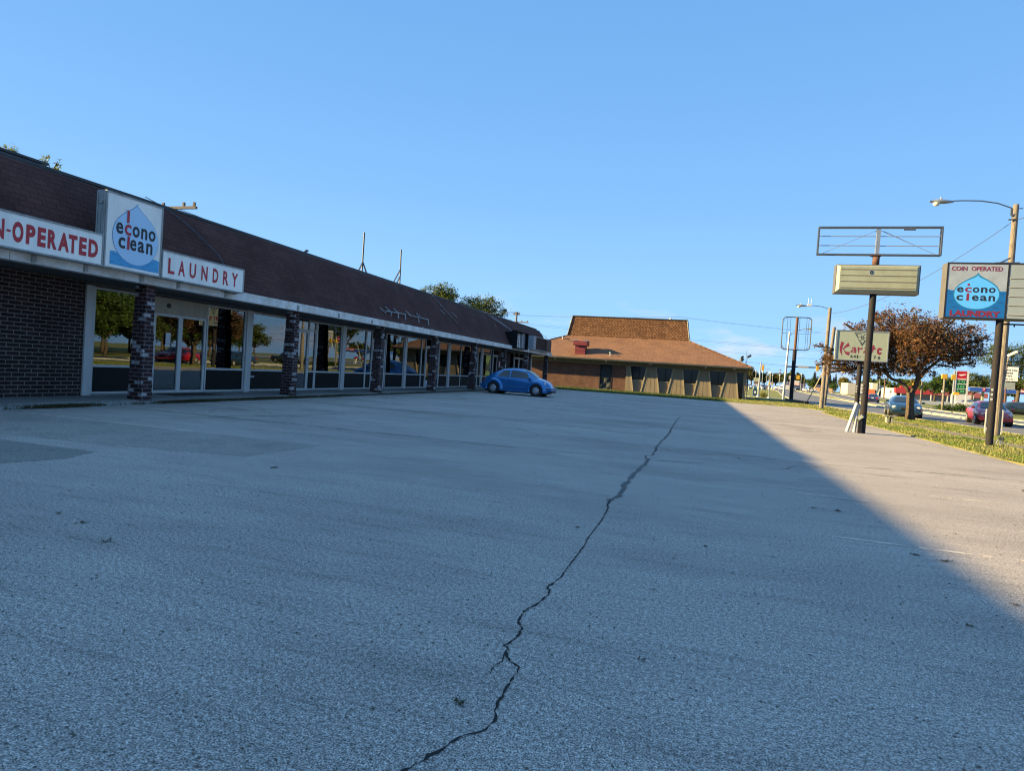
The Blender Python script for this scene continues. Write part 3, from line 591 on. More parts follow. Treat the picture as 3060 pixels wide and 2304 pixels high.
# notices
mb = MB(); mb.box(WX+.016, WX+.02, 40.2, 41.1, .9, 2.28); p = mb.build('window_poster', 'black')
tag(p, 'black poster with yellow corners and slanted stripes taped inside a shop window', 'poster')
mb = MB(); mb.prism([(40.2, 2.28), (40.2, 1.85), (40.62, 1.62), (41.1, 2.05), (41.1, 2.28)], 'x', WX+.0205, WX+.0225); mb.prism([(40.2, .9), (40.2, 1.02), (40.7, 1.32), (41.1, 1.12), (41.1, .9)], 'x', WX+.0205, WX+.0225)
for k in range(3): mb.prism([(40.25, 1.40+k*.09), (41.05, 1.66+k*.1), (41.05, 1.69+k*.1), (40.25, 1.42+k*.09)], 'x', WX+.0205, WX+.0225)
mb.build('poster_stripe', 'posteryellow', p)
mb = MB()
for k in range(2): mb.prism([(40.25, 1.10+k*.12), (41.05, 1.38+k*.13), (41.05, 1.44+k*.13), (40.25, 1.16+k*.12)], 'x', WX+.0205, WX+.0225)
mb.build('poster_stripe', 'posterorange', p)
mb = MB(); mb.box(WX+.003, WX+.01, 43.16, 43.76, 1.55, 1.94); tag(mb.build('paper_notice', 'pinkpaper'), 'pink paper notice pasted on the dark brick by the far shop door', 'notice')
mb = MB(); mb.box(WX+.003, WX+.01, 37.6, 37.95, 1.5, 1.85); tag(mb.build('paper_notice', 'posteryellow'), 'yellow notice stuck on the window beside the fifth brick pier', 'notice')
mb = MB(); mb.box(WX-.008, WX+.006, 16.92, 17.14, .57, .64); tag(mb.build('mail_slot', 'galv'), 'small pale mail slot plate on the dark panel below a window', 'mail slot')
mb = MB(); mb.box(-13.975, -13.97, 13.5, 13.66, 1.45, 1.78); mb.m = 0; tag(mb.build('paper_notice', 'whitepaint'), 'white sheet with blue print taped on the left laundry door', 'notice')

# ------------------------------------------------------------------ wall signs
def sign_box(name, label, y0, y1, z0, z1, x0=-12.62, x1=-12.10, mats=('signwhite', 'signframe')):
    s = thing(name, label, 'sign', (-12.4, (y0+y1)/2, z0), 'laundry signs above the fascia')
    mb = MB(); mb.box(x0, x1-.012, y0, y1, z0, z1); t = .035
    for a in ((y0, y1, z0, z0+t), (y0, y1, z1-t, z1), (y0, y0+t, z0+t, z1-t), (y1-t, y1, z0+t, z1-t)): mb.box(x1-.012, x1+.012, *a)
    mb.build('cabinet', mats[1], s, bevel=.004)
    mb = MB(); mb.box(x1-.012, x1, y0+t, y1-t, z0+t, z1-t); mb.build('face', mats[0], s)
    return s
s = sign_box('coin_operated_sign', 'long white box sign reading coin-operated in red above the brick wall', 6.55, 9.99, 2.985, 3.66)
mb = MB(); d = -12.096
for ch, a, b in (('C', 6.75, 6.95), ('O', 7.02, 7.23), ('I', 7.32, 7.38), ('N', 7.80-.28, 7.72), ('N', 7.86, 8.055)) [:3]+(('N', 7.86, 8.055),): letters(mb, ch, a, b, 3.13, 3.495, 'x', d, .035)
mb.box(d, d+.001, 8.09, 8.16, 3.285, 3.325)
for ch, a, b in (('O', 8.19, 8.385), ('P', 8.43, 8.60), ('E', 8.64, 8.795), ('R', 8.83, 9.01), ('A', 9.035, 9.255), ('T', 9.24, 9.42), ('E', 9.46, 9.62), ('D', 9.66, 9.87)): letters(mb, ch, a, b, 3.13 if ch != 'O' else 3.12, 3.495 if ch != 'O' else 3.505, 'x', d, .05)
mb.build('lettering', 'sred', s)
s = sign_box('laundry_sign', 'shorter white box sign spelling laundry in widely spaced red letters', 11.46, 14.19, 2.985, 3.65)
mb = MB()
for ch, a, b in (('L', 11.65, 11.84), ('A', 11.95, 12.155), ('U', 12.29, 12.495), ('N', 12.67, 12.875), ('D', 13.05, 13.24), ('R', 13.41, 13.61), ('Y', 13.72, 13.955)): letters(mb, ch, a, b, 3.125, 3.49, 'x', d, .03)
mb.build('lettering', 'sred', s)
def drop(cx, cz, rx, rz, zt, tipx=None, n=40, a0=35):
    tx = cx if tipx is None else tipx; P = []
    A = R(a0); p0 = (rx*math.cos(A), rz*math.sin(A)); tang = (-math.sin(A)*rx, math.cos(A)*rz)
    # cubic from the circle to the tip, arriving almost vertical
    c1 = (p0[0]+tang[0]*.62, p0[1]+tang[1]*.62); c2 = (rx*.06, (zt-cz)*.80)
    right = [(rx*math.cos(t), rz*math.sin(t)) for t in np.linspace(-math.pi/2, A, n)]
    for t in np.linspace(0, 1, 16)[1:]:
        u = 1-t; right.append(tuple(u**3*p0[i]+3*u*u*t*c1[i]+3*u*t*t*c2[i]+t**3*(0, zt-cz)[i] for i in (0, 1)))
    k = lambda h: tx-cx if True else 0
    f = lambda p: (cx+p[0]+(tx-cx)*max(0, p[1])/(zt-cz), cz+p[1])
    return [f(p) for p in right]+[f((-p[0], p[1])) for p in right[-2:0:-1]]
def fan(mb, poly, plane, d):
    cx = sum(p[0] for p in poly)/len(poly); cz = sum(p[1] for p in poly)/len(poly)-.05; P = (lambda a, b: (d, a, b)) if plane == 'x' else (lambda a, b: (a, d, b))
    n = len(poly); mb.add([P(cx, cz)]+[P(*p) for p in poly], [(0, 1+i, 1+(i+1) % n) for i in range(n)])
def wavemark(mb, u, z, L, plane, d, h=.012):
    P = (lambda a, b: (d, a, b)) if plane == 'x' else (lambda a, b: (a, d, b)); n = 12; vs = []
    for i in range(n+1):
        t = i/n; zz = z+h*math.sin(t*math.pi*4)*.6; th = h*.55*(1-abs(2*t-1)**3); vs += [P(u+L*(t-.5), zz-th/2), P(u+L*(t-.5), zz+th/2+.001)]
    mb.add(vs, [(2*i, 2*i+1, 2*i+3, 2*i+2) for i in range(n)])
s = thing('drop_logo_sign', 'tall square sign with a pale water drop logo between the two red lettered signs', 'sign', (-12.4, 10.7, 3), 'laundry signs above the fascia')
mb = MB(); y0, y1, z0, z1 = 10.0, 11.44, 2.985, 4.60; mb.box(-12.34, -12.112, y0, y1, z0+.02, z1); mb.box(-12.62, -12.34, y0+.25, y1-.1, z0+.1, z1-.1); t = .035
for a in ((y0, y1, z0, z0+t), (y0, y1, z1-t, z1), (y0, y0+t, z0+t, z1-t), (y1-t, y1, z0+t, z1-t)): mb.box(-12.112, -12.085, *a)
for y in (9.995,): mb.box(-12.14, -12.11, y-.012, y, 3.0, 4.58); mb.box(-12.34, -12.31, y-.012, y, 3.3, 4.58); mb.box(-12.25, -12.22, y-.012, y, 3.3, 4.2); mb.lathe([(0, -.02), (.05, -.018), (.06, 0)], (-12.23, y, 4.36), 'y', 14)
mb.build('cabinet', 'signframe', s, bevel=.004)
mb = MB(); mb.box(-12.112, -12.10, y0+t, y1-t, z0+t, z1-t); mb.build('face', 'signwhite', s)
D1 = -12.097
mb = MB(); tops = []
for i in range(60):
    u = i/59; yy = 10.14+u*1.25; tops.append((yy, 3.345+.022*abs(math.sin(u*22+.4))))
vs = []
for yy, zz in tops: vs += [(D1, yy, 3.075), (D1, yy, zz)]
mb.add(vs, [(2*i, 2*i+1, 2*i+3, 2*i+2) for i in range(len(tops)-1)]); mb.build('water_band', 'swater', s)
mb = MB(); fan(mb, drop(10.757, 3.722, .583, .578, 4.50, 10.745, a0=20), 'x', D1+.003); mb.build('drop_outline', 'sdropline', s)
mb = MB(); fan(mb, drop(10.757, 3.722, .574, .569, 4.478, 10.745, a0=20), 'x', D1+.006); mb.build('water_drop', 'sdrop', s)
mb = MB()
for u, z, l in ((10.25, 3.29, .14), (10.20, 3.13, .13), (10.37, 3.20, .15), (10.42, 3.11, .09), (10.63, 3.10, .12), (11.20, 3.27, .13), (11.3, 3.15, .12), (11.08, 3.2, .1), (10.98, 3.12, .13), (11.15, 3.10, .08)): wavemark(mb, u, z, l, 'x', D1+.004, .012)
mb.build('wave_mark', 'swave', s)
mb = MB(); DD = D1+.009
letters(mb, 'c', 10.44, 10.63, 3.745, 4.015, 'x', DD, .06); mb.box(DD, DD+.0005, 10.525, 10.60, 3.44, 3.76); mb.box(DD, DD+.0005, 10.49, 10.565, 4.02, 4.31); mb.build('halo', 'sdrop', s)
mb = MB(); DD = D1+.011
letters(mb, 'e', 10.25, 10.42, 3.755, 4.0, 'x', DD, .023)
for ch, a, b in (('o', 10.65, 10.83), ('n', 10.87, 11.03), ('o', 11.065, 11.25)): letters(mb, ch, a, b, 3.76, 4.0, 'x', DD, .023)
letters(mb, 'c', 10.32, 10.485, 3.455, 3.695, 'x', DD, .023)
for ch, a, b in (('e', 10.605, 10.765), ('a', 10.80, 10.97), ('n', 11.02, 11.185)): letters(mb, ch, a, b, 3.455, 3.70, 'x', DD, .023)
mb.build('lettering', 'sblack', s)
mb = MB(); DD = D1+.013; letters(mb, 'c', 10.455, 10.62, 3.76, 4.0, 'x', DD, .023); mb.box(DD, DD+.0005, 10.53, 10.592, 3.455, 3.745); mb.box(DD, DD+.0005, 10.498, 10.56, 4.03, 4.30); mb.build('lettering', 'sred', s)
# dangling cable beside the laundry sign
mb = MB(); mb.tube([(-13.95, 12.6, 5.22), (-13.7, 12.95, 5.05), (-13.35, 13.35, 4.72), (-13.1, 13.75, 4.35), (-12.85, 14.05, 4.0), (-12.7, 14.15, 3.67)], .011, 5); tag(mb.build('loose_cable', 'steel'), 'thin pale cable hanging down the maroon roof to the laundry sign', 'cable')
mb = MB(); mb.tube([(-12.3, 13.6, 2.97), (-12.28, 13.9, 2.95), (-12.25, 14.05, 2.96), (-12.22, 14.12, 3.0)], .008, 5); tag(mb.build('wire_hook', 'darksteel'), 'small bent wire hook under the end of the laundry sign', 'wire')
# empty angle-iron sign racks over the fascia
s = thing('empty_sign_rack', 'rusted grey angle iron rack left on the fascia after a sign was removed', 'sign rack', (-12.5, 25, 2.85))
mb = MB(); X = -12.62
for y in (24.34, 25.03, 26.4, 27.48): mb.bar((X+.26, y, 2.84), (X+.26, y, 3.1), .05, .05); mb.bar((X+.05, y, 3.08), (X-.02, y, 3.58), .035, .05); mb.bar((X+.26, y, 3.08), (X+.03, y, 3.09), .04)
mb.build('upright', 'rack', s)
mb = MB()
for a, b in (((23.2, 3.50), (24.34, 3.53)), ((24.34, 3.53), (25.05, 3.56)), ((25.4, 3.55), (26.4, 3.55)), ((26.55, 3.55), (27.5, 3.55))): mb.bar((X, a[0], a[1]), (X, b[0], b[1]), .035, .035)
mb.bar((X, 23.7, 3.5), (X, 23.66, 3.14), .035); mb.build('rail', 'rack', s)
for y, z in ((22.95, 3.58), (23.35, 3.69), (24.1, 3.69), (25.25, 3.72), (26.35, 3.73)): mb = MB(); mb.bar((X-.12, y, z), (X+.02, y+.28, z-.19), .035, .035); mb.build('brace', 'rack', s)
# steel masts on the roof
for (y, top, arms, lb) in ((24.48, 7.05, ((24.5, 5.74, 24.0), (24.5, 5.74, 25.1)), 'upright steel roof mast with two splayed braces, nearer of the pair'), (28.05, 7.03, ((28.08, 6.02, 27.25), (28.12, 5.72, 27.6)), 'leaning steel roof mast braced on one side, farther of the pair')):
    s = thing('roof_mast', lb, 'mast', (-14.6, y, 5.0), 'old sign masts standing on the roof edge')
    mb = MB(); mb.tube([(-14.6, y+(.08 if y > 26 else 0), 4.98), (-14.6, y, top)], .035, 8); mb.build('mast_tube', 'darksteel', s)
    for a, z, b in arms: mb = MB(); mb.bar((-14.6, a, z), (-14.6, b, 5.05), .045, .045); mb.build('brace', 'steel', s)
s = thing('roof_vent', 'small bent metal vent sticking up behind the roof edge', 'vent', (-14.6, 20.3, 5.0)); mb = MB(); mb.tube([(-14.6, 20.2, 5.0), (-14.6, 20.25, 5.3), (-14.6, 20.42, 5.42)], .05, 8); mb.build('flue', 'darksteel', s); mb = MB(); mb.bar((-14.6, 19.9, 5.15), (-14.6, 20.5, 5.42), .06, .03); mb.build('flap', 'steel', s)
# open, gutted box signs at the far end
s = thing('gutted_box_sign', 'open sign cabinet showing a white inner grid, hung by struts at the far end', 'sign', (-12.2, 42, 3), 'gutted signs at the far end of the strip')
mb = MB(); x0, x1, z0, z1, y0, y1 = -12.42, -12.0, 2.90, 4.13, 40.75, 43.65
mb.box(x0, x0+.03, y0, y1, z0, z1); mb.box(x0+.03, x1, y0, y0+.05, z0, z1); mb.box(x0+.03, x1, y1-.05, y1, z0, z1); mb.box(x0+.03, x1, y0+.05, y1-.05, z0, z0+.05); mb.box(x0+.03, x1, y0+.05, y1-.05, z1-.05, z1); mb.box(x0-.5, x0-.002, y0+.1, y1-.1, z0+.15, z1-.1); mb.build('cabinet', 'kick', s)
mb = MB(); mb.box(x0+.031, x0+.05, y0+.06, 42.75, z0+.06, z1-.15); mb.build('inner_panel', 'signwhite', s)
mb = MB()
for i in range(4): yy = y0+.12+i*.62; mb.box(x0+.10, x0+.14, yy, yy+.05, z0+.06, z1-.1)
for i in range(4): zz = z0+.1+i*.3; mb.box(x0+.08, x0+.1, y0+.06, 42.75, zz, zz+.025)
mb.build('grid', 'rack', s)
mb = MB(); mb.box(x0+.051, x0+.2, 42.77, 43.55, z0+.06, z1-.06); mb.build('side_plate', 'galv', s)
mb = MB()
for a in ((-13.9, 38.4, 5.15), (-13.9, 39.2, 5.15), (-13.95, 40.0, 5.12)): mb.bar(a, (-12.5, 41.0, 4.12), .03, .03)
mb.bar((-13.9, 38.4, 5.1), (-13.1, 39.3, 4.25), .03); mb.build('strut', 'rack', s)
s = thing('rusty_box_sign', 'empty box sign with a dark face, pale edge and rusty end at the far corner', 'sign', (-12.2, 48, 3), 'gutted signs at the far end of the strip')
x0, x1, z0, z1, y0, y1 = -12.42, -12.0, 3.05, 4.08, 45.1, 51.0
mb = MB(); mb.box(x0, x0+.03, y0, y1, z0, z1); mb.box(x0+.03, x1, y0, y0+.06, z0, z1); mb.box(x0+.03, x1, y0+.06, y1, z0, z0+.05); mb.box(x0+.03, x1, y0+.06, y1, z1-.05, z1); mb.box(x1-.03, x1, y0+.06, y0+.8, z0+.05, z1-.05); mb.box(x0-.5, x0-.002, y0+.1, y1-.1, z0+.1, z1-.1); mb.build('cabinet', 'rack', s)
mb = MB(); mb.box(x0+.031, x1-.06, y0+.81, 49.3, z0+.051, z1-.051); mb.build('dark_face', 'kick', s)
mb = MB(); mb.box(x0+.031, x1+.005, 49.32, y1+.01, z0+.051, z1-.051); mb.build('rusty_end', 'rustpole', s)
mb = MB(); mb.bar((-13.9, 52.3, 5.15), (-12.2, 51.0, 4.1), .025); mb.build('strut', 'rack', s)

# ================================================================== RESTAURANT
rest = thing('restaurant_building', 'brick and tan boarded building with orange shingled hip roof and tall mansard top', 'restaurant', (-8, 64, 0))
mb = MB(); mb.box(-20, -9.73, 64, 64.3, -.02, 2.6); mb.box(-8.45, -7.04, 64, 64.3, -.02, 2.6); mb.box(-9.73, -8.45, 64.002, 64.3, 2.575, 2.6); mb.build('brick_wall', 'redbrick', rest)
mb = MB(); mb.box(-20, 4.45, 64.3, 76, -.02, 3.2); mb.build('inner_wall', 'kick', rest)
mb = MB(); mb.box(-20, 4.5, 63.90, 64.02, 2.602, 2.95); mb.build('beam_board', 'fasciabrown', rest)
mb = MB(); mb.box(-20.5, 4.95, 62.75, 64.02, 2.951, 3.0); mb.box(4.46, 4.95, 64.02, 78, 2.951, 3.0); mb.build('soffit', 'fasciabrown', rest)
mb = MB()
for x in (-14.3, -9.0-.0, -4.55, .68, 3.3): mb.box(x-.1, x+.1, 62.76, 62.95, 2.86, 2.95)
mb.build('rafter_block', 'tantrim', rest)
mb = MB(); mb.box(-20.6, 4.97, 62.66, 62.75, 3.0, 3.13); mb.box(4.9, 4.99, 62.75, 78, 3.0, 3.13); mb.build('gutter', 'darksteel', rest)
# low hip roof: eave rectangle up to the mansard base
e0, e1, b0, b1 = -20.6, 4.98, -14.27, -1.08
mb = MB(); nn = 24; vs = []
A, B, Cc, D_ = (e0, 62.66, 3.13), (e1, 62.66, 3.13), (b1, 68, 5.67), (b0, 68, 5.67)
for j in range(nn+1):
    t = j/nn; sag = -.05*math.sin(math.pi*t)
    for i in range(nn+1):
        u = i/nn; p = [(A[k]+(B[k]-A[k])*u)*(1-t)+(D_[k]+(Cc[k]-D_[k])*u)*t for k in range(3)]; vs.append((p[0], p[1], p[2]+sag+.01*math.sin(u*30+t*9)))
mb.add(vs, [(j*(nn+1)+i, j*(nn+1)+i+1, (j+1)*(nn+1)+i+1, (j+1)*(nn+1)+i) for j in range(nn) for i in range(nn)])
mb.quad((e1, 62.66, 3.13), (e1, 79.5, 3.13), (b1, 74.2, 5.67), (b1, 68, 5.67)); mb.quad((e0, 79.5, 3.13), (e0, 62.66, 3.13), (b0, 68, 5.67), (b0, 74.2, 5.67)); mb.quad((e1, 79.5, 3.13), (e0, 79.5, 3.13), (b0, 74.2, 5.67), (b1, 74.2, 5.67))
mb.build('hip_roof', 'orangeshingle', rest)
mb = MB(); mb.bar((e1, 62.66, 3.15), (b1, 68, 5.69), .12, .05); mb.bar((e0, 62.66, 3.15), (b0, 68, 5.69), .12, .05); mb.build('hip_cap', 'mansardshingle', rest)
mb = MB(); t0, t1, zb, zt = -13.86, -1.46, 5.66, 7.86
P = [(b0, 68, zb), (b1, 68, zb), (b1, 74.2, zb), (b0, 74.2, zb), (t0, 68.35, zt), (t1, 68.35, zt), (t1, 73.8, zt), (t0, 73.8, zt)]
mb.add(P, [(0, 1, 5, 4), (1, 2, 6, 5), (2, 3, 7, 6), (3, 0, 4, 7), (4, 5, 6, 7)]); mb.build('mansard', 'mansardshingle', rest)
mb = MB(); mb.box(t0-.05, t1+.05, 68.28, 73.9, zt, zt+.09); mb.build('mansard_coping', 'darksteel', rest)
mb = MB(); mb.bar((b0, 67.97, zb), (t0, 68.32, zt), .13, .04); mb.bar((b1, 67.97, zb), (t1, 68.32, zt), .13, .04); mb.build('corner_flashing', 'steel', rest)
# tarp covered door
d = None; mb = MB(); mb.box(-9.73, -9.64, 63.97, 64.2, .06, 2.575); mb.box(-8.54, -8.45, 63.97, 64.2, .06, 2.575); mb.box(-9.64, -8.54, 63.97, 64.2, 2.48, 2.575); d = mb.build('door', 'black', rest)
mb = MB(); n = 14; vs = []
for j in range(n+1):
    for i in range(n+1):
        u, v = i/n, j/n; vs.append((-9.60+u*1.02+.02*math.sin(v*9), 64.05-.05*math.sin(u*6+v*11)-.04*math.sin(v*17-u*8), .1+v*2.33))
mb.add(vs, [(j*(n+1)+i, j*(n+1)+i+1, (j+1)*(n+1)+i+1, (j+1)*(n+1)+i) for j in range(n) for i in range(n)]); mb.build('door_cover', 'tarp', d, smooth=True)
mb = MB(); mb.box(-10.1, -8.2, 63.3, 63.99, -.02, .07); mb.build('door_step', 'concrete', rest)
wins = [(-6.64, -4.98, -6.34, -5.25, -6.17, -5.48), (-4.03, -2.39, -3.81, -2.69, -3.59, -2.88), (-1.47, .09, -1.24, -.16, -1.13, -.35), (1.04, 2.65, 1.26, 2.32, 1.43, 2.13)]
def interp_edge(top, bot, z): return top+(bot-top)*(2.6-z)/(2.6-.0)
for k, (a, b, c, e, f, g) in enumerate(wins):
    mb = MB(); mb.prism([(a, 2.6), (b, 2.6), (e, 1.24), (c, 1.24)], 'y', 64.12, 64.14); w_ = mb.build('window', 'smokedglass', rest)
    mb = MB(); mb.box(c, e, 63.98, 64.11, 1.18, 1.24); mb.build('sill', 'tantrim', w_)
    mb = MB(); m_ = (a+b)/2+.1; mb.box(m_-.025, m_+.025, 64.08, 64.11, 1.24, 2.6); mb.build('mullion', 'kick', w_)
    mb = MB(); mb.prism([(c-.05, 1.18), (e+.05, 1.18), (g+.05, .0), (f-.05, .0)], 'y', 64.02, 64.11); mb.build('apron_panel', 'tanpaint', rest)
mb = MB(); mb.prism([(3.55, 2.6), (4.24, 2.6), (4.38, .12), (3.91, .12)], 'y', 64.1, 64.13); mb.build('corner_pane', 'smokedglass', rest)
edges = [((-7.03, -7.03), (-6.64, -6.17)), ((-4.98, -5.48), (-4.03, -3.59)), ((-2.39, -2.88), (-1.47, -1.13)), ((.09, -.35), (1.04, 1.43)), ((2.65, 2.13), (3.55, 3.91))]
for (lt, lb), (rt_, rb_) in edges:
    mb = MB(); mb.prism([(lb, -.02), (rb_, -.02), (rt_, 2.6), (lt, 2.6)], 'y', 63.84, 64.1); q = mb.build('boarded_pier', 'tanpaint', rest)
    mb = MB(); tw = .1
    if lt != lb: mb.prism([(lb-.03, -.02), (lb+tw, -.02), (lt+tw, 2.6), (lt-.03, 2.6)], 'y', 63.79, 63.839)
    mb.prism([(rb_-tw, -.02), (rb_+.03, -.02), (rt_+.03, 2.6), (rt_-tw, 2.6)], 'y', 63.79, 63.839); mb.build('edge_trim', 'tantrim', q)
    mb = MB(); wb = rb_-lb; nb = 3 if wb > 1.2 else 1
    for i in range(1, nb+1):
        u = i/(nb+1); mb.prism([(lb+wb*u-.008, 0), (lb+wb*u+.008, 0), (lt+(rt_-lt)*u+.008, 2.6), (lt+(rt_-lt)*u-.008, 2.6)], 'y', 63.832, 63.8395)
    mb.build('board_joint', 'fasciabrown', q)
mb = MB(); mb.box(4.24, 4.5, 63.95, 64.3, 0, 2.6); mb.build('corner_post', 'tanpaint', rest)
# side porch slats and downpipe on the right
mb = MB()
for i in range(12): mb.box(4.7, 4.74, 64.4+i*.8, 64.46+i*.8, .9, 2.94)
mb.box(4.68, 4.75, 64.3, 74, .86, .95); mb.box(4.68, 4.75, 64.3, 74, 1.75, 1.82); mb.build('porch_rail', 'fasciabrown', rest)
mb = MB(); mb.tube([(4.93, 62.8, 3.0), (4.93, 62.9, 2.6), (4.62, 63.95, 2.2), (4.62, 63.95, .05)], .045, 8); mb.build('downpipe', 'darksteel', rest)
# red roof vent, small stacks, dish, floodlights
s = thing('red_roof_vent', 'squat red painted metal vent box with a wider cap on the orange roof', 'roof vent', (-11.85, 63.9, 3.6))
mb = MB(); mb.box(-12.38, -11.31, 63.45, 64.4, 3.3, 4.42); mb.box(-12.40, -11.29, 63.43, 64.42, 3.86, 3.90); mb.build('shaft', 'chimred', s)
mb = MB(); mb.box(-12.60, -11.12, 63.25, 64.6, 4.40, 4.86); mb.build('cap', 'chimred', s, bevel=.02)
mb = MB(); mb.box(-12.64, -12.15, 63.22, 64.63, 4.86, 4.93); mb.box(-11.55, -11.08, 63.22, 64.63, 4.86, 4.93); mb.build('cap_cover', 'galv', s)
for x, y, z, h in ((-14.5, 67, 5.1, .35), (-8.7, 63.5, 3.6, .28), (-3.3, 70, 7.9, .3)):
    mb = MB(); mb.lathe([(.05, -.3), (.05, h*.7), (.11, h*.7), (.11, h), (0, h)], (x, y, z), 'z', 10); tag(mb.build('vent_stack', 'galv', smooth=False), {-14.5: 'small pipe vent on the orange roof left of the red vent', -8.7: 'short pale pipe vent low on the orange roof', -3.3: 'short vent pipe on top of the tall mansard'}[x], 'vent')
s = thing('satellite_dish', 'round grey dish mounted at the left end of the mansard', 'satellite dish', (-14.05, 69, 6.8)); mb = MB(); mb.lathe([(0, -.1), (.2, -.08), (.38, 0), (.36, .02)], (-14.1, 69, 7.25), 'x', 18); mb.build('dish', 'galv', s, smooth=True); mb = MB(); mb.bar((-13.9, 69, 6.9), (-14.05, 69, 7.2), .05); mb.build('arm', 'steel', s)
s = thing('roof_floodlights', 'cluster of grey floodlights and a whip pole on the right roof corner', 'floodlight', (4.1, 63, 3.3)); mb = MB(); mb.tube([(4.28, 63, 3.2), (4.30, 63, 4.75)], .018, 6); mb.tube([(3.95, 63, 3.3), (3.95, 63, 4.05)], .02, 6); mb.tube([(4.3, 63, 3.3), (4.42, 63, 4.1)], .02, 6); mb.bar((3.85, 63, 3.6), (4.4, 63, 3.4), .03); mb.build('bracket', 'darksteel', s)
for (x, z, dx, dz) in ((3.93, 4.08, .10, .08), (3.83, 3.82, -.02, .14), (4.55, 4.2, .16, .1), (3.98, 3.86, .06, .1)): mb = MB(); mb.bar((x-dx, 62.95, z-dz), (x+dx, 63.0, z+dz), .13, .2); mb.build('lamp_head', 'darksteel', s)

# ================================================================== ROADSIDE SIGNS
S = 'roadside pole signs'
s = thing('reader_board_sign', 'tall dark pole sign with empty frame above a cream letter board showing a 0', 'pole sign', (5.67, 24.44, 0), S)
mb = MB(); mb.tube([(5.67, 24.44, -.05), (5.67, 24.44, 4.9)], .106, 20); mb.build('pole', 'polepaint', s, smooth=False)
mb = MB(); mb.tube([(5.67, 24.44, 5.9), (5.67, 24.44, 6.24)], .112, 18); mb.build('rusty_collar', 'rustpole', s, smooth=True)
mb = MB(); mb.box(5.62, 5.74, 24.38, 24.5, 6.24, 7.2); mb.build('mast', 'galv', s); mb = MB(); mb.box(5.5, 5.84, 24.3, 24.58, 6.235, 6.25); mb.build('mast_plate', 'rustpole', s)
mb = MB(); a, b, c, d, t = 3.76, 7.62, 6.25, 7.25, .042
for y in (24.37, 24.51): mb.box(a, b, y-.03, y+.03, c, c+t); mb.box(a, b, y-.03, y+.03, d-t, d); mb.box(a, a+t, y-.03, y+.03, c+t, d-t); mb.box(b-t, b, y-.03, y+.03, c+t, d-t)
mb.build('empty_frame', 'steel', s)
mb = MB()
for z in (6.92, 6.59): mb.bar((a+t, 24.44, z), (b-t, 24.44, z), .02, .028)
mb.bar((3.95, 24.44, 6.31), (5.66, 24.44, 7.15), .015); mb.bar((5.7, 24.44, 7.15), (7.45, 24.44, 6.31), .015); mb.bar((5.85, 24.5, 7.12), (7.2, 24.5, 6.45), .012); mb.build('stay_rod', 'galv', s)
mb = MB(); mb.box(6.42, 6.78, 24.3, 24.32, 7.10, 7.19); mb.build('tab_plate', 'steel', s)
mb = MB(); mb.box(4.40, 7.02, 24.26, 24.66, 4.89, 5.90); mb.build('cabinet', 'signend', s, bevel=.01)
mb = MB(); x0, x1, z0, z1, y = 4.43, 6.99, 4.93, 5.87, 24.255; i = .09
mb.add([(x0, y, z0), (x1, y, z0), (x1, y, z1), (x0, y, z1), (x0+i, y-.07, z0+i), (x1-i, y-.07, z0+i), (x1-i, y-.07, z1-i*.6), (x0+i, y-.07, z1-i*.6)], [(0, 1, 5, 4), (1, 2, 6, 5), (2, 3, 7, 6), (3, 0, 4, 7), (4, 5, 6, 7)]); mb.build('letter_face', 'cream', s)
mb = MB()
for z in (5.73, 5.52, 5.31, 5.09):
    mb.box(x0+i+.01, x1-i-.01, y-.085, y-.07, z-.006, z+.004); mb.box(x0+i+.01, x1-i-.01, y-.078, y-.07, z-.03, z-.025)
mb.build('letter_rail', 'boardline', s)
mb = MB(); letters(mb, '0', 5.45, 5.555, 5.545, 5.69, 'y', y-.08, .03); mb.build('lettering', 'sblack', s)
mb = MB(); mb.lathe([(0, -.0735), (.09, -.0735)], (5.5, y, 5.615), 'y', 20); mb.build('letter_tile', 'boardface', s)
mb = MB(); mb.box(5.50, 5.62, 24.24, 24.34, 0, .52); mb.build('electrical_box', 'polepaint', s); mb = MB(); mb.bar((5.50, 24.3, .5), (5.62, 24.22, .62), .1, .12); mb.build('box_hood', 'steel', s)
mb = MB()
for k in range(3): mb.box(5.5, 5.56, 24.33, 24.335, 1.4+k*.13, 1.47+k*.13)
mb.build('number_tag', 'whitepaint', s)
for (p, q, lb) in (((5.20, 24.5, 0), (5.47, 24.55, 1.06), 'white painted pipe prop leaning widest at the foot, left of the pair'), ((5.43, 24.5, 0), (5.52, 24.6, 1.04), 'white painted pipe prop standing nearly upright beside the dark pole')):
    mb = MB(); mb.tube([p, q], .058, 12); tag(mb.build('pipe_prop', 'whitepaint'), lb, 'prop', 'white pipe props')

s = thing('laundry_pole_sign', 'wide box sign with blue drop logo panel and blank letter rows on a pole', 'pole sign', (8.91, 22.86, 0), S)
mb = MB(); mb.tube([(8.91, 22.95, -.05), (8.91, 22.95, 4.0)], .10, 20); mb.build('pole', 'polepaint', s)
mb = MB(); mb.box(7.32, 10.75, 22.8, 23.25, 3.98, 5.74); mb.build('cabinet', 'signend', s, bevel=.01)
mb = MB(); Y = 22.79
for a in ((7.32, 10.75, 3.98, 4.02), (7.32, 10.75, 5.69, 5.74), (7.32, 7.36, 4.02, 5.69), (8.95, 9.0, 4.02, 5.69), (10.7, 10.75, 4.02, 5.69)): mb.box(a[0], a[1], Y-.006, Y+.01, a[2], a[3])
mb.build('face_frame', 'black', s)
mb = MB(); mb.box(7.36, 8.95, Y, Y+.008, 4.02, 5.69); mb.build('logo_face', 'boardwhite', s)
mb = MB(); mb.box(9.0, 10.7, Y, Y+.008, 4.02, 5.69); mb.build('letter_face', 'boardface', s)
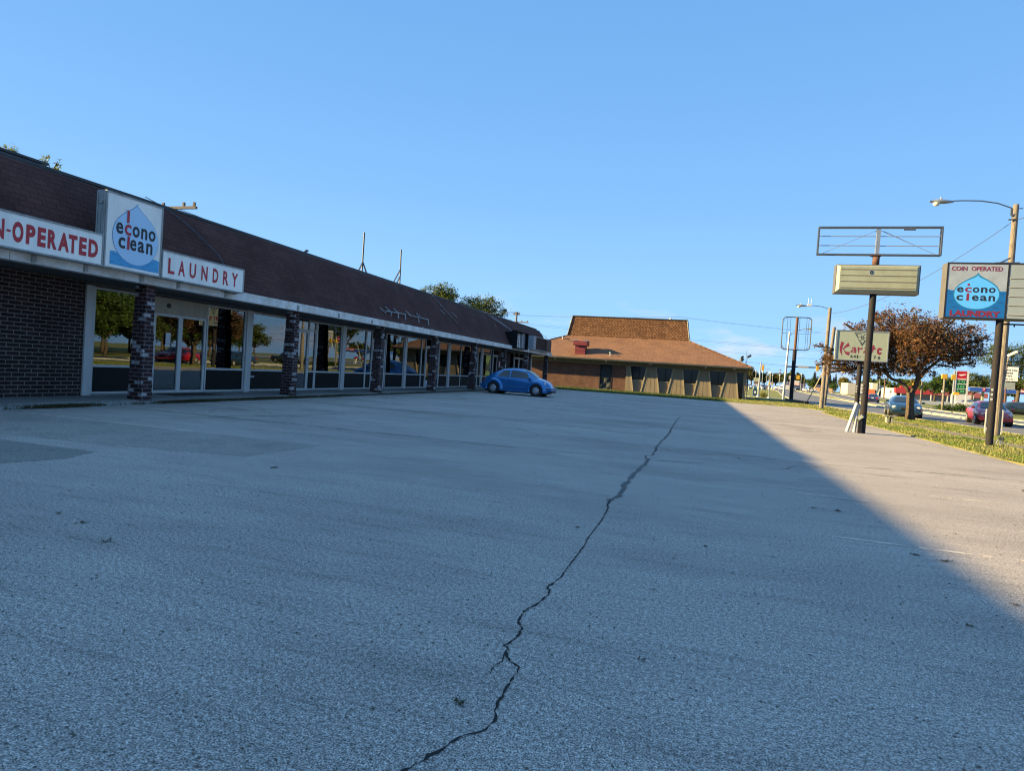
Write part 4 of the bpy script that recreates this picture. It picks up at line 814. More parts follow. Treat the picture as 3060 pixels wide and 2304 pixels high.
mb = MB()
for z in (5.26, 4.98, 4.70, 4.42, 4.13): mb.box(9.02, 10.68, Y-.012, Y, z-.012, z+.012); mb.box(9.02, 10.68, Y-.018, Y-.012, z-.004, z+.012)
mb.build('letter_rail', 'boardline', s)
D2 = Y-.001; mb = MB(); vs = []
for i in range(70):
    u = i/69; xx = 7.36+u*1.59; zz = 4.855+.03*max(0, math.sin(u*31+.7))**3; vs += [(xx, D2, 4.02), (xx, D2, zz)]
mb.add(vs, [(2*i, 2*i+1, 2*i+3, 2*i+2) for i in range(69)]); mb.build('water_band', 'bwater', s)
mb = MB(); fan(mb, drop(8.165, 4.745, .625, .485, 5.43, a0=42), 'y', D2-.001); mb.build('drop_outline', 'bline', s)
mb = MB(); fan(mb, drop(8.165, 4.74, .60, .455, 5.36, a0=42), 'y', D2-.002); mb.build('water_drop', 'bdrop', s)
mb = MB()
for u, z, l in ((7.45, 4.75, .12), (7.47, 4.5, .15), (7.6, 4.33, .22), (8.86, 4.76, .12), (8.82, 4.5, .17), (8.7, 4.33, .2)): wavemark(mb, u, z, l, 'y', D2-.0015, .018)
mb.build('wave_mark', 'sblack', s)
DD = D2-.003; mb = MB(); letters(mb, 'COIN  OPERATED', 7.44, 8.81, 5.475, 5.615, 'y', DD, .02); mb.build('lettering', 'bred', s)
mb = MB()
for ch, a, b in (('e', 7.63, 7.81), ('o', 8.055, 8.235), ('n', 8.275, 8.45), ('o', 8.485, 8.665)): letters(mb, ch, a, b, 4.795, 4.965, 'y', DD, .028)
for ch, a, b in (('c', 7.63, 7.81), ('e', 8.05, 8.235), ('a', 8.27, 8.455), ('n', 8.495, 8.67)): letters(mb, ch, a, b, 4.54, 4.71, 'y', DD, .028)
mb.build('lettering', 'sblack', s)
mb = MB(); letters(mb, 'c', 7.845, 8.03, 4.80, 4.965, 'y', DD, .028); mb.box(7.905, 7.97, DD, DD+.0005, 5.01, 5.075); mb.box(7.90, 7.975, DD, DD+.0005, 4.54, 4.765)
letters(mb, 'LAUNDRY', 7.48, 8.85, 4.04, 4.235, 'y', DD, .05); mb.build('lettering', 'bred', s)
mb = MB()
for k in range(3): mb.box(8.80, 8.86, 22.845, 22.85, 1.45+k*.15, 1.53+k*.15)
mb.build('number_tag', 'whitepaint', s)
mb = MB(); mb.box(8.72, 8.86, 23.0, 23.2, 5.74, 5.80); mb.bar((8.8, 23.1, 5.77), (9.1, 23.1, 5.95), .05); mb.bar((8.7, 23.1, 5.77), (9.35, 23.1, 5.78), .08); mb.build('junction_box', 'steel', s)
mb = MB(); mb.bar((9.02, 22.95, 3.86), (10.6, 22.95, 3.86), .045); mb.bar((9.3, 22.95, 3.78), (9.3, 22.95, 3.86), .03); mb.build('lower_bar', 'polepaint', s)
s = thing('power_meter_stub', 'small weathered electrical stub with bent conduit in the grass by the pole', 'utility box', (9.37, 23.4, 0)); mb = MB(); mb.box(9.36, 9.40, 23.38, 23.42, 0, .26); mb.tube([(9.26, 23.4, 0), (9.28, 23.4, .12), (9.31, 23.4, .2), (9.34, 23.4, .24)], .013, 6); mb.build('post', 'galv', s); mb = MB(); mb.box(9.31, 9.40, 23.36, 23.44, .22, .30); mb.box(9.402, 9.46, 23.35, 23.45, .19, .32); mb.build('box', 'darksteel', s, bevel=.01)

s = thing('karate_sign', 'sage green box sign with red brush lettering and a black triangle emblem', 'pole sign', (9, 40.47, 0), S)
mb = MB(); mb.tube([(9.0, 40.47, -.05), (9.0, 40.47, 3.3)], .13, 16); mb.box(8.75, 9.25, 40.3, 40.64, 3.22, 3.28); mb.build('pole', 'polepaint', s)
mb = MB(); mb.box(7.62, 10.30, 40.25, 40.65, 3.3, 5.02); mb.build('cabinet', 'karate', s, bevel=.01)
mb = MB(); 
for a in ((7.58, 10.34, 3.27, 3.32), (7.58, 10.34, 4.99, 5.04), (7.58, 7.66, 3.32, 4.99), (10.29, 10.34, 3.32, 4.99)): mb.box(a[0], a[1], 40.22, 40.26, a[2], a[3])
mb.build('face_frame', 'galv', s)
mb = MB(); KD = 40.246
def kp(*q): mb.prism(list(q), 'y', KD-.0015, KD)
# brush letters K a r a t e, drawn as tapered strokes
kp((7.88, 4.37), (8.04, 4.29), (7.97, 4.10), (7.94, 3.86), (7.975, 3.53), (7.90, 3.66), (7.84, 3.80), (7.82, 4.02))
kp((7.975, 3.92), (8.13, 4.16), (8.25, 4.31), (8.33, 4.12), (8.14, 4.02), (8.0, 3.885)); kp((8.01, 3.92), (8.16, 3.77), (8.37, 3.76), (8.31, 3.545), (8.13, 3.66))
def small_a(o):
    kp((8.43+o, 4.06), (8.47+o, 4.045), (8.62+o, 4.06), (8.57+o, 4.12), (8.66+o, 4.02), (8.70+o, 3.86), (8.68+o, 3.71), (8.585+o, 3.74), (8.60+o, 3.88), (8.56+o, 3.97), (8.47+o, 3.99))
    kp((8.60+o, 3.90), (8.50+o, 3.93), (8.40+o, 3.81), (8.41+o, 3.745), (8.60+o, 3.745), (8.60+o, 3.79), (8.49+o, 3.785), (8.47+o, 3.81), (8.53+o, 3.87), (8.60+o, 3.86))
small_a(0); small_a(.66)
kp((8.74, 4.05), (8.81, 4.07), (8.86, 4.02), (9.02, 4.05), (8.98, 3.93), (8.90, 3.965), (8.85, 3.95), (8.835, 3.66), (8.79, 3.85))
kp((9.52, 4.22), (9.60, 4.23), (9.62, 4.09), (9.71, 4.07), (9.66, 3.97), (9.60, 3.985), (9.50, 3.74), (9.49, 3.98), (9.42, 4.0), (9.44, 4.08), (9.52, 4.09))
kp((9.79, 4.04), (9.88, 4.10), (10.0, 4.06), (10.02, 3.97), (9.92, 3.94), (9.86, 3.95), (9.86, 3.87), (9.92, 3.82), (10.01, 3.84), (9.98, 3.72), (9.88, 3.68), (9.78, 3.76), (9.76, 3.90))
mb.build('lettering', 'maroon', s)
mb = MB()
for ch, a, b in (('6', 8.41, 8.54), ('4', 8.57, 8.70), ('1', 8.75, 8.82), ('-', 8.88, 8.95), ('0', 9.36, 9.48), ('7', 9.61, 9.75), ('6', 9.83, 9.97)): letters(mb, ch, a, b, 3.43 if ch != '-' else 3.50, 3.61 if ch != '-' else 3.525, 'y', KD-.001, .03)
T = [(8.56, 4.90), (9.36, 4.87), (8.97, 4.16)]
for a, b in ((0, 1), (1, 2), (2, 0)): mb.bar((T[a][0], KD-.001, T[a][1]), (T[b][0], KD-.001, T[b][1]), .002, .022)
for P_ in ([(8.64, 4.84), (8.86, 4.83), (8.93, 4.72), (8.88, 4.65), (8.74, 4.67)], [(9.28, 4.81), (9.06, 4.82), (8.99, 4.72), (9.05, 4.65), (9.18, 4.66)], [(8.97, 4.24), (8.88, 4.43), (8.9, 4.52), (9.05, 4.52), (9.08, 4.43)]):
    for i in range(len(P_)): a, b = P_[i], P_[(i+1) % len(P_)]; mb.bar((a[0], KD-.001, a[1]), (b[0], KD-.001, b[1]), .002, .018)
for r in (.05, .085):
    for i in range(10): t = i*.628; mb.bar((8.97+r*math.cos(t), KD-.001, 4.62+r*math.sin(t)), (8.97+r*math.cos(t+.63), KD-.001, 4.62+r*math.sin(t+.63)), .002, .014)
mb.build('lettering', 'sblack', s)
mb = MB()
for k in range(3): mb.box(8.86, 8.93, 40.33, 40.335, 1.43+k*.16, 1.52+k*.16)
mb.build('number_tag', 'whitepaint', s)

s = thing('empty_round_frame_sign', 'tall dark pole with an empty round-cornered sign frame of thin bars', 'pole sign', (9.8, 72.6, 0), S)
mb = MB(); mb.tube([(9.79, 72.6, -.05), (9.79, 72.6, 5.6)], .20, 16); mb.build('pole', 'polepaint', s); mb = MB(); mb.tube([(9.79, 72.6, 5.6), (9.79, 72.6, 9.1)], .14, 14); mb.build('rusty_pole', 'rustpole', s)
a, b, c, d, r = 8.38, 11.22, 5.6, 9.1, .38; P = []
for (cx, cz, a0) in ((b-r, d-r, 0), (a+r, d-r, 90), (a+r, c+r, 180), (b-r, c+r, 270)):
    for k in range(6): t = R(a0+k*18); P.append((cx+r*math.cos(t), cz+r*math.sin(t)))
mb = MB(); P.append(P[0]); P.append(P[1])
mb.tube([(x, 72.6, z) for x, z in P], .055, 6, cap=False); mb.build('frame', 'darksteel', s)
mb = MB()
for x in (8.85, 9.15, 10.05, 10.75, 10.95): mb.bar((x, 72.6, c+.05), (x, 72.6, d-.05), .035)
mb.bar((a, 72.6, 7.35), (b, 72.6, 7.35), .03); mb.bar((a+.02, 72.6, c+.45), (a+.4, 72.6, c+.02), .04); mb.bar((b-.4, 72.6, c+.02), (b-.05, 72.6, c+.4), .03); mb.bar((a+.1, 72.6, d-.4), (a+.4, 72.6, d-.1), .03); mb.build('inner_bar', 'steel', s)
mb = MB(); mb.prism([(9.3, 73.6), (9.6, 74.2), (10.3, 64.6), (9.9, 64.2)], 'z', 0, .28); tag(mb.build('low_planter_wall', 'kick'), 'low dark planter edge around the tall empty frame sign', 'planter')

# bench, real estate board, leaning stick
s = thing('street_bench', 'small pale backless bench on two legs in the grass', 'bench', (9.22, 34.7, 0)); mb = MB(); mb.box(8.94, 9.50, 34.5, 34.9, .35, .40); mb.build('seat', 'concrete', s, bevel=.008)
for x in (9.10, 9.30): mb = MB(); mb.box(x-.04, x+.04, 34.55, 34.85, 0, .35); mb.build('leg', 'concrete', s)
s = thing('yard_sign', 'grey white real estate board on two white posts behind the dark sign pole', 'yard sign', (12.33, 31.5, 0))
for x in (12.03, 12.63): mb = MB(); mb.box(x-.02, x+.02, 31.48, 31.52, 0, 1.09); mb.build('post', 'whitepaint', s)
mb = MB(); mb.box(12.05, 12.61, 31.49, 31.51, .14, 1.06); mb.build('board', 'steel', s); mb = MB(); mb.box(12.055, 12.605, 31.48, 31.488, .16, .30); mb.build('header_strip', 'signwhite', s)
mb = MB(); letters(mb, 'NE', 12.07, 12.16, .18, .28, 'y', 31.477, .05); letters(mb, 'TING', 12.40, 12.59, .18, .28, 'y', 31.477, .05); mb.build('lettering', 'sred', s)
mb = MB(); letters(mb, 'KERS', 12.43, 12.57, .72, .765, 'y', 31.487, .02); letters(mb, 'BRO', 12.1, 12.2, .72, .765, 'y', 31.487, .02); letters(mb, '1120', 12.44, 12.57, .45, .49, 'y', 31.487, .02); mb.build('lettering', 'sblack', s)
mb = MB(); mb.tube([(10.3, 66.3, 0), (11.6, 66.5, 3.1)], .05, 6); tag(mb.build('leaning_stake', 'tantrim'), 'thin leaning wooden stake beside the road', 'stake')

# ================================================================== POLES AND SIGNALS
def lamp_head(s, x, y, z, dx=1, sc_=1.0):
    """cobra-head luminaire pointing -X"""
    mb = MB(); prof = [(0, .03), (.18, .10), (.42, .13), (.62, .10), (.85, .055), (.9, .03)]; vs = []; n = 12
    for (u, r) in prof:
        for k in range(n):
            t = 2*math.pi*k/n; vs.append((x+u*sc_*dx, y+r*1.15*sc_*math.cos(t), z+r*sc_*math.sin(t)*.8+(.02 if u < .6 else .0)))
    mb.add(vs, [(i*n+k, i*n+(k+1) % n, (i+1)*n+(k+1) % n, (i+1)*n+k) for i in range(len(prof)-1) for k in range(n)]+[tuple(range(n))]); h = mb.build('lamp_housing', 'galv', s, smooth=True)
    mb = MB(); mb.lathe([(.14*sc_, 0), (.13*sc_, -.06*sc_), (.08*sc_, -.12*sc_), (0, -.14*sc_)], (x+.27*sc_*dx, y, z-.04), 'z', 14); mb.build('lens', 'lampglass', h, smooth=True)
    mb = MB(); mb.lathe([(.04, 0), (.04, .08), (0, .08)], (x+.42*sc_*dx, y, z+.1*sc_), 'z', 10); mb.build('photocell', 'galv', h)
U_ = 'wooden utility poles'
s = thing('utility_pole', 'tall weathered wooden pole with a long curved arm and street lamp at the right edge', 'utility pole', (11.86, 30, 0), U_)
mb = MB(); mb.tube([(11.84, 30, -.05), (11.86, 30, 5), (11.86, 30, 9.48)], [.15, .125, .10], 14); mb.build('pole', 'polewood', s)
mb = MB(); mb.tube([(11.72, 30, 9.34), (11.2, 29.95, 9.53), (10.6, 29.9, 9.62), (10.0, 29.9, 9.64), (9.6, 29.9, 9.63)], .025, 8); mb.bar((11.72, 30, 9.33), (11.72, 30, 9.05), .06); mb.bar((11.7, 29.95, 9.02), (11.85, 29.95, 9.06), .08); mb.build('lamp_arm', 'steel', s)
lamp_head(s, 8.75, 29.9, 9.6, 1, .98)
mb = MB(); mb.bar((11.6, 29.9, 8.84), (11.86, 29.9, 8.86), .05); mb.bar((11.9, 30, 9.32), (12.1, 30, 9.32), .03); mb.build('pole_bracket', 'darksteel', s)
s = thing('utility_pole', 'wooden pole with a lamp arm reaching left, standing in the verge before the road', 'utility pole', (9.22, 52.2, 0), U_)
mb = MB(); mb.tube([(9.2, 52.2, -.05), (9.27, 52.2, 7.75)], [.16, .12], 12); mb.build('pole', 'polewood', s)
mb = MB(); mb.tube([(9.2, 52.2, 7.66), (8.7, 52.2, 7.82), (8.2, 52.2, 7.88), (7.7, 52.2, 7.87)], .025, 6); mb.build('lamp_arm', 'steel', s); lamp_head(s, 6.85, 52.2, 7.85, 1, .9)
mb = MB(); mb.box(7.68, 7.95, 52.1, 52.3, 7.84, 8.0); mb.tube([(7.72, 52.2, 8), (7.72, 52.2, 8.45)], .01, 4); mb.tube([(7.92, 52.2, 8), (7.92, 52.2, 8.4)], .01, 4); mb.build('antenna_box', 'whitepaint', s)
s = thing('utility_pole', 'bare leaning wooden pole just behind the one with the lamp', 'utility pole', (11.35, 62.9, 0), U_)
mb = MB(); mb.tube([(11.3, 62.9, -.05), (11.65, 62.9, 7.3)], [.17, .14], 12); mb.build('pole', 'polewood', s)
def pole(x, y, h, r, label, m='polewood', cross=None, name='utility_pole', lean=0, grp=U_, cat='utility pole'):
    g = gz(x, y); s = thing(name, label, cat, (x, y, g), grp); mb = MB(); mb.tube([(x, y, g-.1), (x+lean, y, h)], [r*1.15, r*.85], 8); mb.build('pole', m, s)
    if cross:
        mb = MB()
        for z, l in cross: mb.box(x+lean-l, x+lean+l, y-.06, y+.06, z-.06, z+.06); [mb.box(x+lean+u-.05, x+lean+u+.05, y-.05, y+.05, z+.06, z+.26) for u in (-l*.9, -l*.45, l*.45, l*.9)]
        mb.build('crossarm', m, s)
    return s
pole(29.9, 90.8, 4.3, .13, 'thick brown wooden pole with a white box beside the low shrubs'); mb = MB(); mb.box(29.6, 29.85, 90.6, 90.7, 2.2, 2.5); tag(mb.build('pole_box', 'whitepaint'), 'white box fixed to the brown pole by the shrubs', 'box')
pole(34.5, 114.2, 4.0, .11, 'pale pole with a yellow signal facing right beyond the tree trunk', 'polewood')
pole(46.1, 180, 5.8, .16, 'dark brown wooden pole in front of the beige store', 'darkpole')
pole(44.9, 180, 6.3, .08, 'slim grey lamp pole in front of the beige store', 'galv', name='lamp_pole', grp=None, cat='lamp pole')
pole(29.2, 250, 8.4, .13, 'distant pole with a small crossarm above the car lot', cross=[(8.0, .5)]); pole(24.8, 250, 8.1, .1, 'slim distant lamp mast with a flat double head over the car lot', 'galv', cross=[(8.05, .9)], name='lamp_pole', grp=None, cat='lamp pole')
pole(37.7, 250, 5.8, .11, 'short distant pole left of the round dark tree'); pole(33.05, 97, 5.3, .13, 'white painted steel pole left of the fuel price sign', 'galv', name='signal_pole', grp=None, cat='signal pole')
pole(31.2, 95, 4.2, .06, 'thin pale pole behind the brown wooden pole', 'galv', name='lamp_pole', grp=None, cat='lamp pole')
pole(-25.3, 24.5, 8.2, .16, 'pole top with a long crossarm showing above the mall roof', cross=[(8.25, 1.4)]); pole(-22, 73.7, 8.6, .14, 'pole with two crossarms behind the far end of the mall', cross=[(8.3, .4), (7.35, 1.6)])
rr = random.Random(9)
for i in range(9):
    x, y = 14.5+i*2.4+rr.uniform(-.6, .6), 215+rr.uniform(-8, 60); g = gz(x, y)
    s = thing('lot_lamp_post', 'slim lamp post with round white globe over the far car lot', 'lamp post', (x, y, g), 'globe lamp posts over the far car lot'); mb = MB(); h = rr.uniform(4.6, 6); mb.tube([(x, y, g), (x, y, g+h)], .07, 6); mb.build('pole', 'galv', s); mb = MB(); mb.lathe([(0, 0), (.22, .1), (.28, .3), (.2, .5), (0, .55)], (x, y, g+h), 'z', 10); mb.build('globe', 'whitepaint', s)
def signal_head(s, x, y, z0, z1, m='signalyellow', side=False):
    mb = MB(); w_ = (z1-z0)*.17; mb.box(x-w_, x+w_, y-.12, y+.12, z0, z1); h = mb.build('signal_head', m, s, bevel=.02)
    mb = MB(); st = (z1-z0)/3
    for k in range(3): mb.box(x+w_*.9, x+w_*2.1, y-.12, y+.12, z0+st*(k+.75), z0+st*(k+.82)); 
    mb.build('visor', 'black', h)
s = thing('signal_mast', 'tall grey signal mast with long horizontal arm and two yellow heads', 'traffic signal', (10.35, 83.3, 0))
mb = MB(); mb.tube([(10.33, 83.3, -.05), (10.40, 83.3, 4.2), (10.48, 83.3, 8.4)], [.15, .12, .09], 12); mb.build('mast', 'galv', s)
mb = MB(); mb.tube([(10.4, 83.3, 4.1), (14, 83.3, 4.2), (17.9, 83.3, 4.3)], [.10, .08, .06], 10); mb.build('mast_arm', 'steel', s)
mb = MB(); mb.tube([(10.45, 83.3, 7.9), (11.2, 83.3, 8.6), (12.2, 83.3, 8.85)], .04, 6); mb.build('lamp_arm', 'galv', s); lamp_head(s, 13.0, 83.3, 8.85, -1, .95)
mb = MB(); mb.box(11.75, 12.9, 83.1, 83.14, 4.02, 4.27); mb.build('name_board', 'signframe', s)
signal_head(s, 13.9, 83.2, 3.75, 4.62); signal_head(s, 16.75, 83.2, 3.75, 4.55)
s = thing('signal_post', 'pale vertical post with one yellow signal head on the far corner', 'traffic signal', (8.04, 90.2, 0)); mb = MB(); mb.tube([(8.04, 90.2, 0), (8.07, 90.2, 4.72)], [.14, .07], 10); mb.lathe([(.3, 0), (.28, .12), (.14, .25)], (8.04, 90.2, 0), 'z', 10); mb.build('post', 'galv', s); signal_head(s, 8.36, 90.2, 3.55, 4.38)
s = thing('pedestrian_signal', 'short grey green post with orange pedestrian signal boxes', 'pedestrian signal', (8.72, 84, 0)); mb = MB(); mb.tube([(8.73, 84, 0), (8.70, 84, 2.0)], .06, 8); mb.tube([(8.70, 84, 2), (8.69, 84, 2.55)], .02, 6); mb.lathe([(.2, 0), (.18, .1), (.07, .22)], (8.73, 84, 0), 'z', 10); mb.build('post', 'galv', s); mb = MB(); mb.box(8.84, 9.17, 83.85, 84.1, 1.72, 1.96); mb.box(8.58, 8.76, 83.85, 84.1, 1.70, 1.97); mb.build('signal_box', 'signalyellow', s, bevel=.02)
mb = MB(); mb.box(33.2, 33.75, 113.9, 114.2, 3.0, 3.6); tag(mb.build('traffic_signal', 'signalyellow', bevel=.03), 'yellow signal head seen just beside the crabapple trunk', 'traffic signal')
mb = MB(); mb.box(29.1, 29.7, 89.3, 89.6, 3.9, 4.5); tag(mb.build('traffic_signal', 'signalyellow', bevel=.03), 'yellow signal head left of the brown wooden pole top', 'traffic signal')
mb = MB(); mb.box(30.15, 30.6, 89.3, 89.6, 3.85, 4.5); tag(mb.build('traffic_signal', 'signalyellow', bevel=.03), 'yellow signal head right of the brown wooden pole top', 'traffic signal')
mb = MB(); mb.box(33.0, 33.65, 96.6, 96.9, 2.05, 2.4); tag(mb.build('pedestrian_signal', 'amber', bevel=.03), 'amber pedestrian signal box on the white pole below the fuel sign', 'pedestrian signal')
mb = MB(); mb.box(39.46, 39.86, 150, 150.04, 1.9, 2.6); o = mb.build('speed_sign', 'whitepaint'); tag(o, 'small white 45 limit sign on a white post across the road', 'road sign'); mb = MB(); mb.box(39.55, 39.65, 150.05, 150.12, .1, 2.0); mb.build('post', 'whitepaint', o); mb = MB(); letters(mb, '45', 39.53, 39.80, 1.98, 2.25, 'y', 149.99, .04); mb.build('lettering', 'sblack', o)
s = thing('blue_mailbox', 'dark blue rounded drop box on the far corner', 'mailbox', (7.4, 88, 0)); mb = MB(); mb.prism([(7.15, .1), (7.65, .1), (7.65, 1.0), (7.58, 1.18), (7.4, 1.25), (7.22, 1.18), (7.15, 1.0)], 'y', 87.8, 88.3); mb.build('body', 'mailblue', s); mb = MB(); mb.box(7.3, 7.5, 87.79, 87.8, .5, .75); mb.build('label_plate', 'carwhite', s)
# overhead wires
def wire(p, q, sag, label, r=.012, grp='overhead power lines'):
    mb = MB(); n = 14; P = [tuple(p[k]+(q[k]-p[k])*i/n-(sag*4*(i/n)*(1-i/n) if k == 2 else 0) for k in range(3)) for i in range(n+1)]; mb.tube(P, r, 4, cap=False); tag(mb.build('power_line', 'wire'), label, 'wire', grp)
for z0, z1, zl in ((12.15, 11.1, 11.0), (12.05, 10.8, 10.7)): wire((-60, 110, z0+.4), (-4.0, 110, z0+.3), .9, 'upper thin black line crossing over the building top'); wire((-4.0, 110, z0+.3), (60, 110, zl-1.2), .8, 'upper thin black line crossing the sky at right')
for z0, z1 in ((10.9, 9.75), (10.65, 9.5)): wire((-60, 110, z0+1), (60, 110, z1-2.6), .9, 'middle thin black line crossing behind the building')
wire((-60, 110, 9.5), (60, 110, 5.6), .6, 'lowest single thin line crossing the sky'); wire((4, 110, 5.5), (60, 110, 4.6), .3, 'low double line near the signals'); wire((4, 110, 5.35), (60, 110, 4.45), .3, 'low double line near the signals')
for a, b in ((8.1, 6.6), (7.1, 5.6), (5.4, 4.2)): wire((36, 111, a+.15), (60, 110, b), .3, 'thin line across the sky right of the tree')
wire((9.27, 52.2, 7.3), (11.86, 30, 8.85), .75, 'sagging cable between the two lamp carrying poles', .014); wire((11.86, 30, 8.85), (16, 5, 8.6), .5, 'cable leaving the right edge from the lamp pole', .014)
wire((-25.3, 24.5, 8.3), (-22, 73.7, 8.5), .9, 'line sagging just above the mall roof edge', .014); wire((-25.3, 24.5, 8.1), (-16.5, 36, 5.0), .3, 'service line dropping to the mall roof', .014); wire((-22, 73.7, 8.5), (-60, 110, 12), .4, 'line leaving the pole behind the mall', .014)

# ================================================================== TREES
def leaf_cloud(mb, clumps, n, size, rr, flat=.6, hollow=.25, keep=None):
    tot = sum(c[3]*c[4]*c[5] for c in clumps); vs = []; fs = []
    for (cx, cy, cz, rx, ry, rz) in clumps:
        k = max(20, int(n*rx*ry*rz/tot))
        # sub-tufts give an uneven outline with gaps
        nt = max(4, k//34); tufts = []
        for _ in range(nt):
            while True:
                u = [rr.uniform(-1, 1) for _ in range(3)]; d = math.sqrt(sum(a*a for a in u))
                if hollow < d < 1: break
            tufts.append((cx+u[0]*rx, cy+u[1]*ry, cz+u[2]*rz, rr.uniform(.10, .36)*min(rx, ry, rz*1.4)))
        for _ in range(k):
            t = rr.choice(tufts); px, py, pz = (t[0]+rr.gauss(0, t[3]), t[1]+rr.gauss(0, t[3]), t[2]+rr.gauss(0, t[3]*.8))
            if keep and not keep(px, py, pz): continue
            a = Vector((rr.gauss(0, 1), rr.gauss(0, 1), rr.gauss(0, .7))).normalized(); b = a.cross(Vector((rr.gauss(0, 1), rr.gauss(0, 1), rr.gauss(0, 1)))).normalized()
            s = size*rr.uniform(.55, 1.35); w_ = s*flat; i = len(vs); P = Vector((px, py, pz))
            vs += [P-a*s, P+b*w_*.6+a*s*.1, P+a*s, P-b*w_*.6-a*s*.05]; fs.append((i, i+1, i+2, i+3))
    mb.add(vs, fs)
def tree(name, label, base, h_fork, clumps, n, size, leaf, r=.2, group=None, seed=1, barkm='bark', trunk=None, cat='tree', limbs=True):
    rr = random.Random(seed); bx, by, bz = base; s = thing(name, label, cat, base, group); mb = MB()
    top = trunk[-1] if trunk else (bx, by, bz+h_fork)
    mb.tube(trunk or [(bx, by, bz-.1), (bx+rr.uniform(-.1, .1), by, bz+h_fork*.5), top], [r*1.35, r, r*.85] if not trunk else [r*1.3]+[r]*(len(trunk)-2)+[r*.85], 9, wob=.12)
    if limbs:
        for c in clumps:
            t = Vector(top); e = Vector(c[:3]); m1 = t.lerp(e, .35)+Vector((0, 0, -.12*(e-t).length)); m2 = t.lerp(e, .7)+Vector((rr.uniform(-.2, .2), 0, rr.uniform(-.1, .1)))
            mb.tube([t-Vector((0, 0, .1)), m1, m2, e], [r*.6, r*.4, r*.25, r*.1], 6)
            for _ in range(4):
                q = e+Vector((rr.uniform(-1, 1)*c[3]*.8, rr.uniform(-1, 1)*c[4]*.8, rr.uniform(-.8, .9)*c[5])); mb.tube([m2, m2.lerp(q, .55)+Vector((0, 0, .1)), q], [r*.2, r*.12, r*.04], 4)
    mb.build('trunk', barkm, s, smooth=True)
    mb = MB(); leaf_cloud(mb, clumps, n, size, rr); mb.build('crown', leaf, s)
    return s
# the bronze crabapple
CL = [(11.3, 41.5, 5.35, 1.7, 1.9, .95), (10.1, 41.9, 4.6, 1.5, 1.6, .85), (12.6, 41.2, 4.8, 1.5, 1.8, .9), (14.0, 41.8, 5.0, 1.35, 1.6, .85), (14.7, 41.6, 4.35, .9, 1.2, .6), (13.3, 41.4, 3.9, 1.4, 1.5, .6), (9.4, 42.3, 4.0, 1.2, 1.4, .9), (8.9, 42, 5.15, .6, .8, .4),
      (8.3, 42.2, 3.4, .95, 1.2, .75), (7.4, 41.4, 3.3, .45, .7, .75), (7.1, 41.4, 4.0, .3, .5, .3), (10.7, 41.5, 3.4, 1.5, 1.8, .75), (12.0, 41.6, 3.25, 1.2, 1.5, .55), (9.8, 42, 3.0, .8, .9, .4), (15.4, 41.5, 5.0, .4, .5, .35), (11.6, 43.0, 4.6, 2.0, 1.2, 1.1), (11.9, 39.9, 4.5, 2.0, .9, 1.0), (7.6, 41.3, 2.55, .3, .4, .25), (10.6, 41.4, 6.0, .9, .9, .4), (9.3, 42.4, 2.85, .9, .8, .4), (10.4, 42.0, 2.75, .7, .8, .35), (14.5, 41.5, 3.75, .6, .9, .4), (13.2, 41.4, 5.75, .5, .7, .3), (9.6, 41.9, 5.5, .5, .6, .3), (8.4, 42, 5.55, .28, .4, .2), (11.9, 41.5, 6.35, .35, .5, .22), (13.9, 41.5, 6.0, .4, .5, .25), (15.3, 41.6, 4.1, .35, .4, .25), (14.9, 41.5, 3.5, .3, .4, .22), (13.9, 41.5, 3.3, .4, .5, .2), (12.9, 41.5, 2.9, .5, .5, .2), (11.3, 41.2, 2.75, .5, .5, .2), (8.0, 42, 2.75, .3, .4, .25), (7.0, 42, 3.0, .2, .3, .3), (8.2, 42, 4.3, .4, .5, .25), (10.0, 41.8, 5.9, .4, .5, .22), (9.2, 42, 2.4, .4, .5, .2), (6.8, 42, 4.15, .2, .3, .15), (14.9, 41.6, 5.7, .3, .4, .2)]
rr = random.Random(11); s = thing('crabapple_tree', 'spreading bronze leaved ornamental tree with a short forked trunk by the road', 'tree', (12.08, 41.5, 0)); mb = MB()
mb.tube([(12.1, 41.5, -.1), (12.05, 41.5, .4), (12.02, 41.5, 1.1), (12.0, 41.5, 1.65)], [.30, .22, .19, .22], 12, wob=.15)
B = lambda pts, r0: mb.tube(pts, [r0*(1-.75*i/(len(pts)-1)) for i in range(len(pts))], 8)
B([(12.0, 41.5, 1.55), (11.75, 41.5, 1.95), (11.35, 41.5, 2.28), (10.95, 41.45, 2.36), (10.75, 41.4, 2.6), (10.55, 41.4, 3.1), (10.1, 41.3, 3.9)], .13); B([(12.02, 41.5, 1.6), (12.25, 41.5, 2.1), (12.3, 41.45, 2.6), (12.1, 41.4, 3.2), (11.7, 41.4, 4.4), (11.3, 41.5, 5.4)], .17)
B([(12.3, 41.45, 2.4), (12.7, 41.5, 3.0), (13.4, 41.6, 3.7), (14.1, 41.7, 4.8)], .12); B([(10.95, 41.45, 2.4), (10.3, 41.4, 2.9), (9.3, 41.4, 3.4), (8.3, 41.4, 3.5), (7.5, 41.4, 3.4)], .08); B([(12.2, 41.4, 2.9), (11.2, 41.3, 3.7), (10.2, 41.2, 4.4), (9.0, 41.4, 5.0)], .09); B([(12.3, 41.4, 2.9), (12.8, 41.0, 4.0), (13.0, 40.8, 5.0)], .09); B([(12.2, 41.5, 2.8), (12.0, 42.4, 3.9), (11.8, 43, 4.8)], .09)
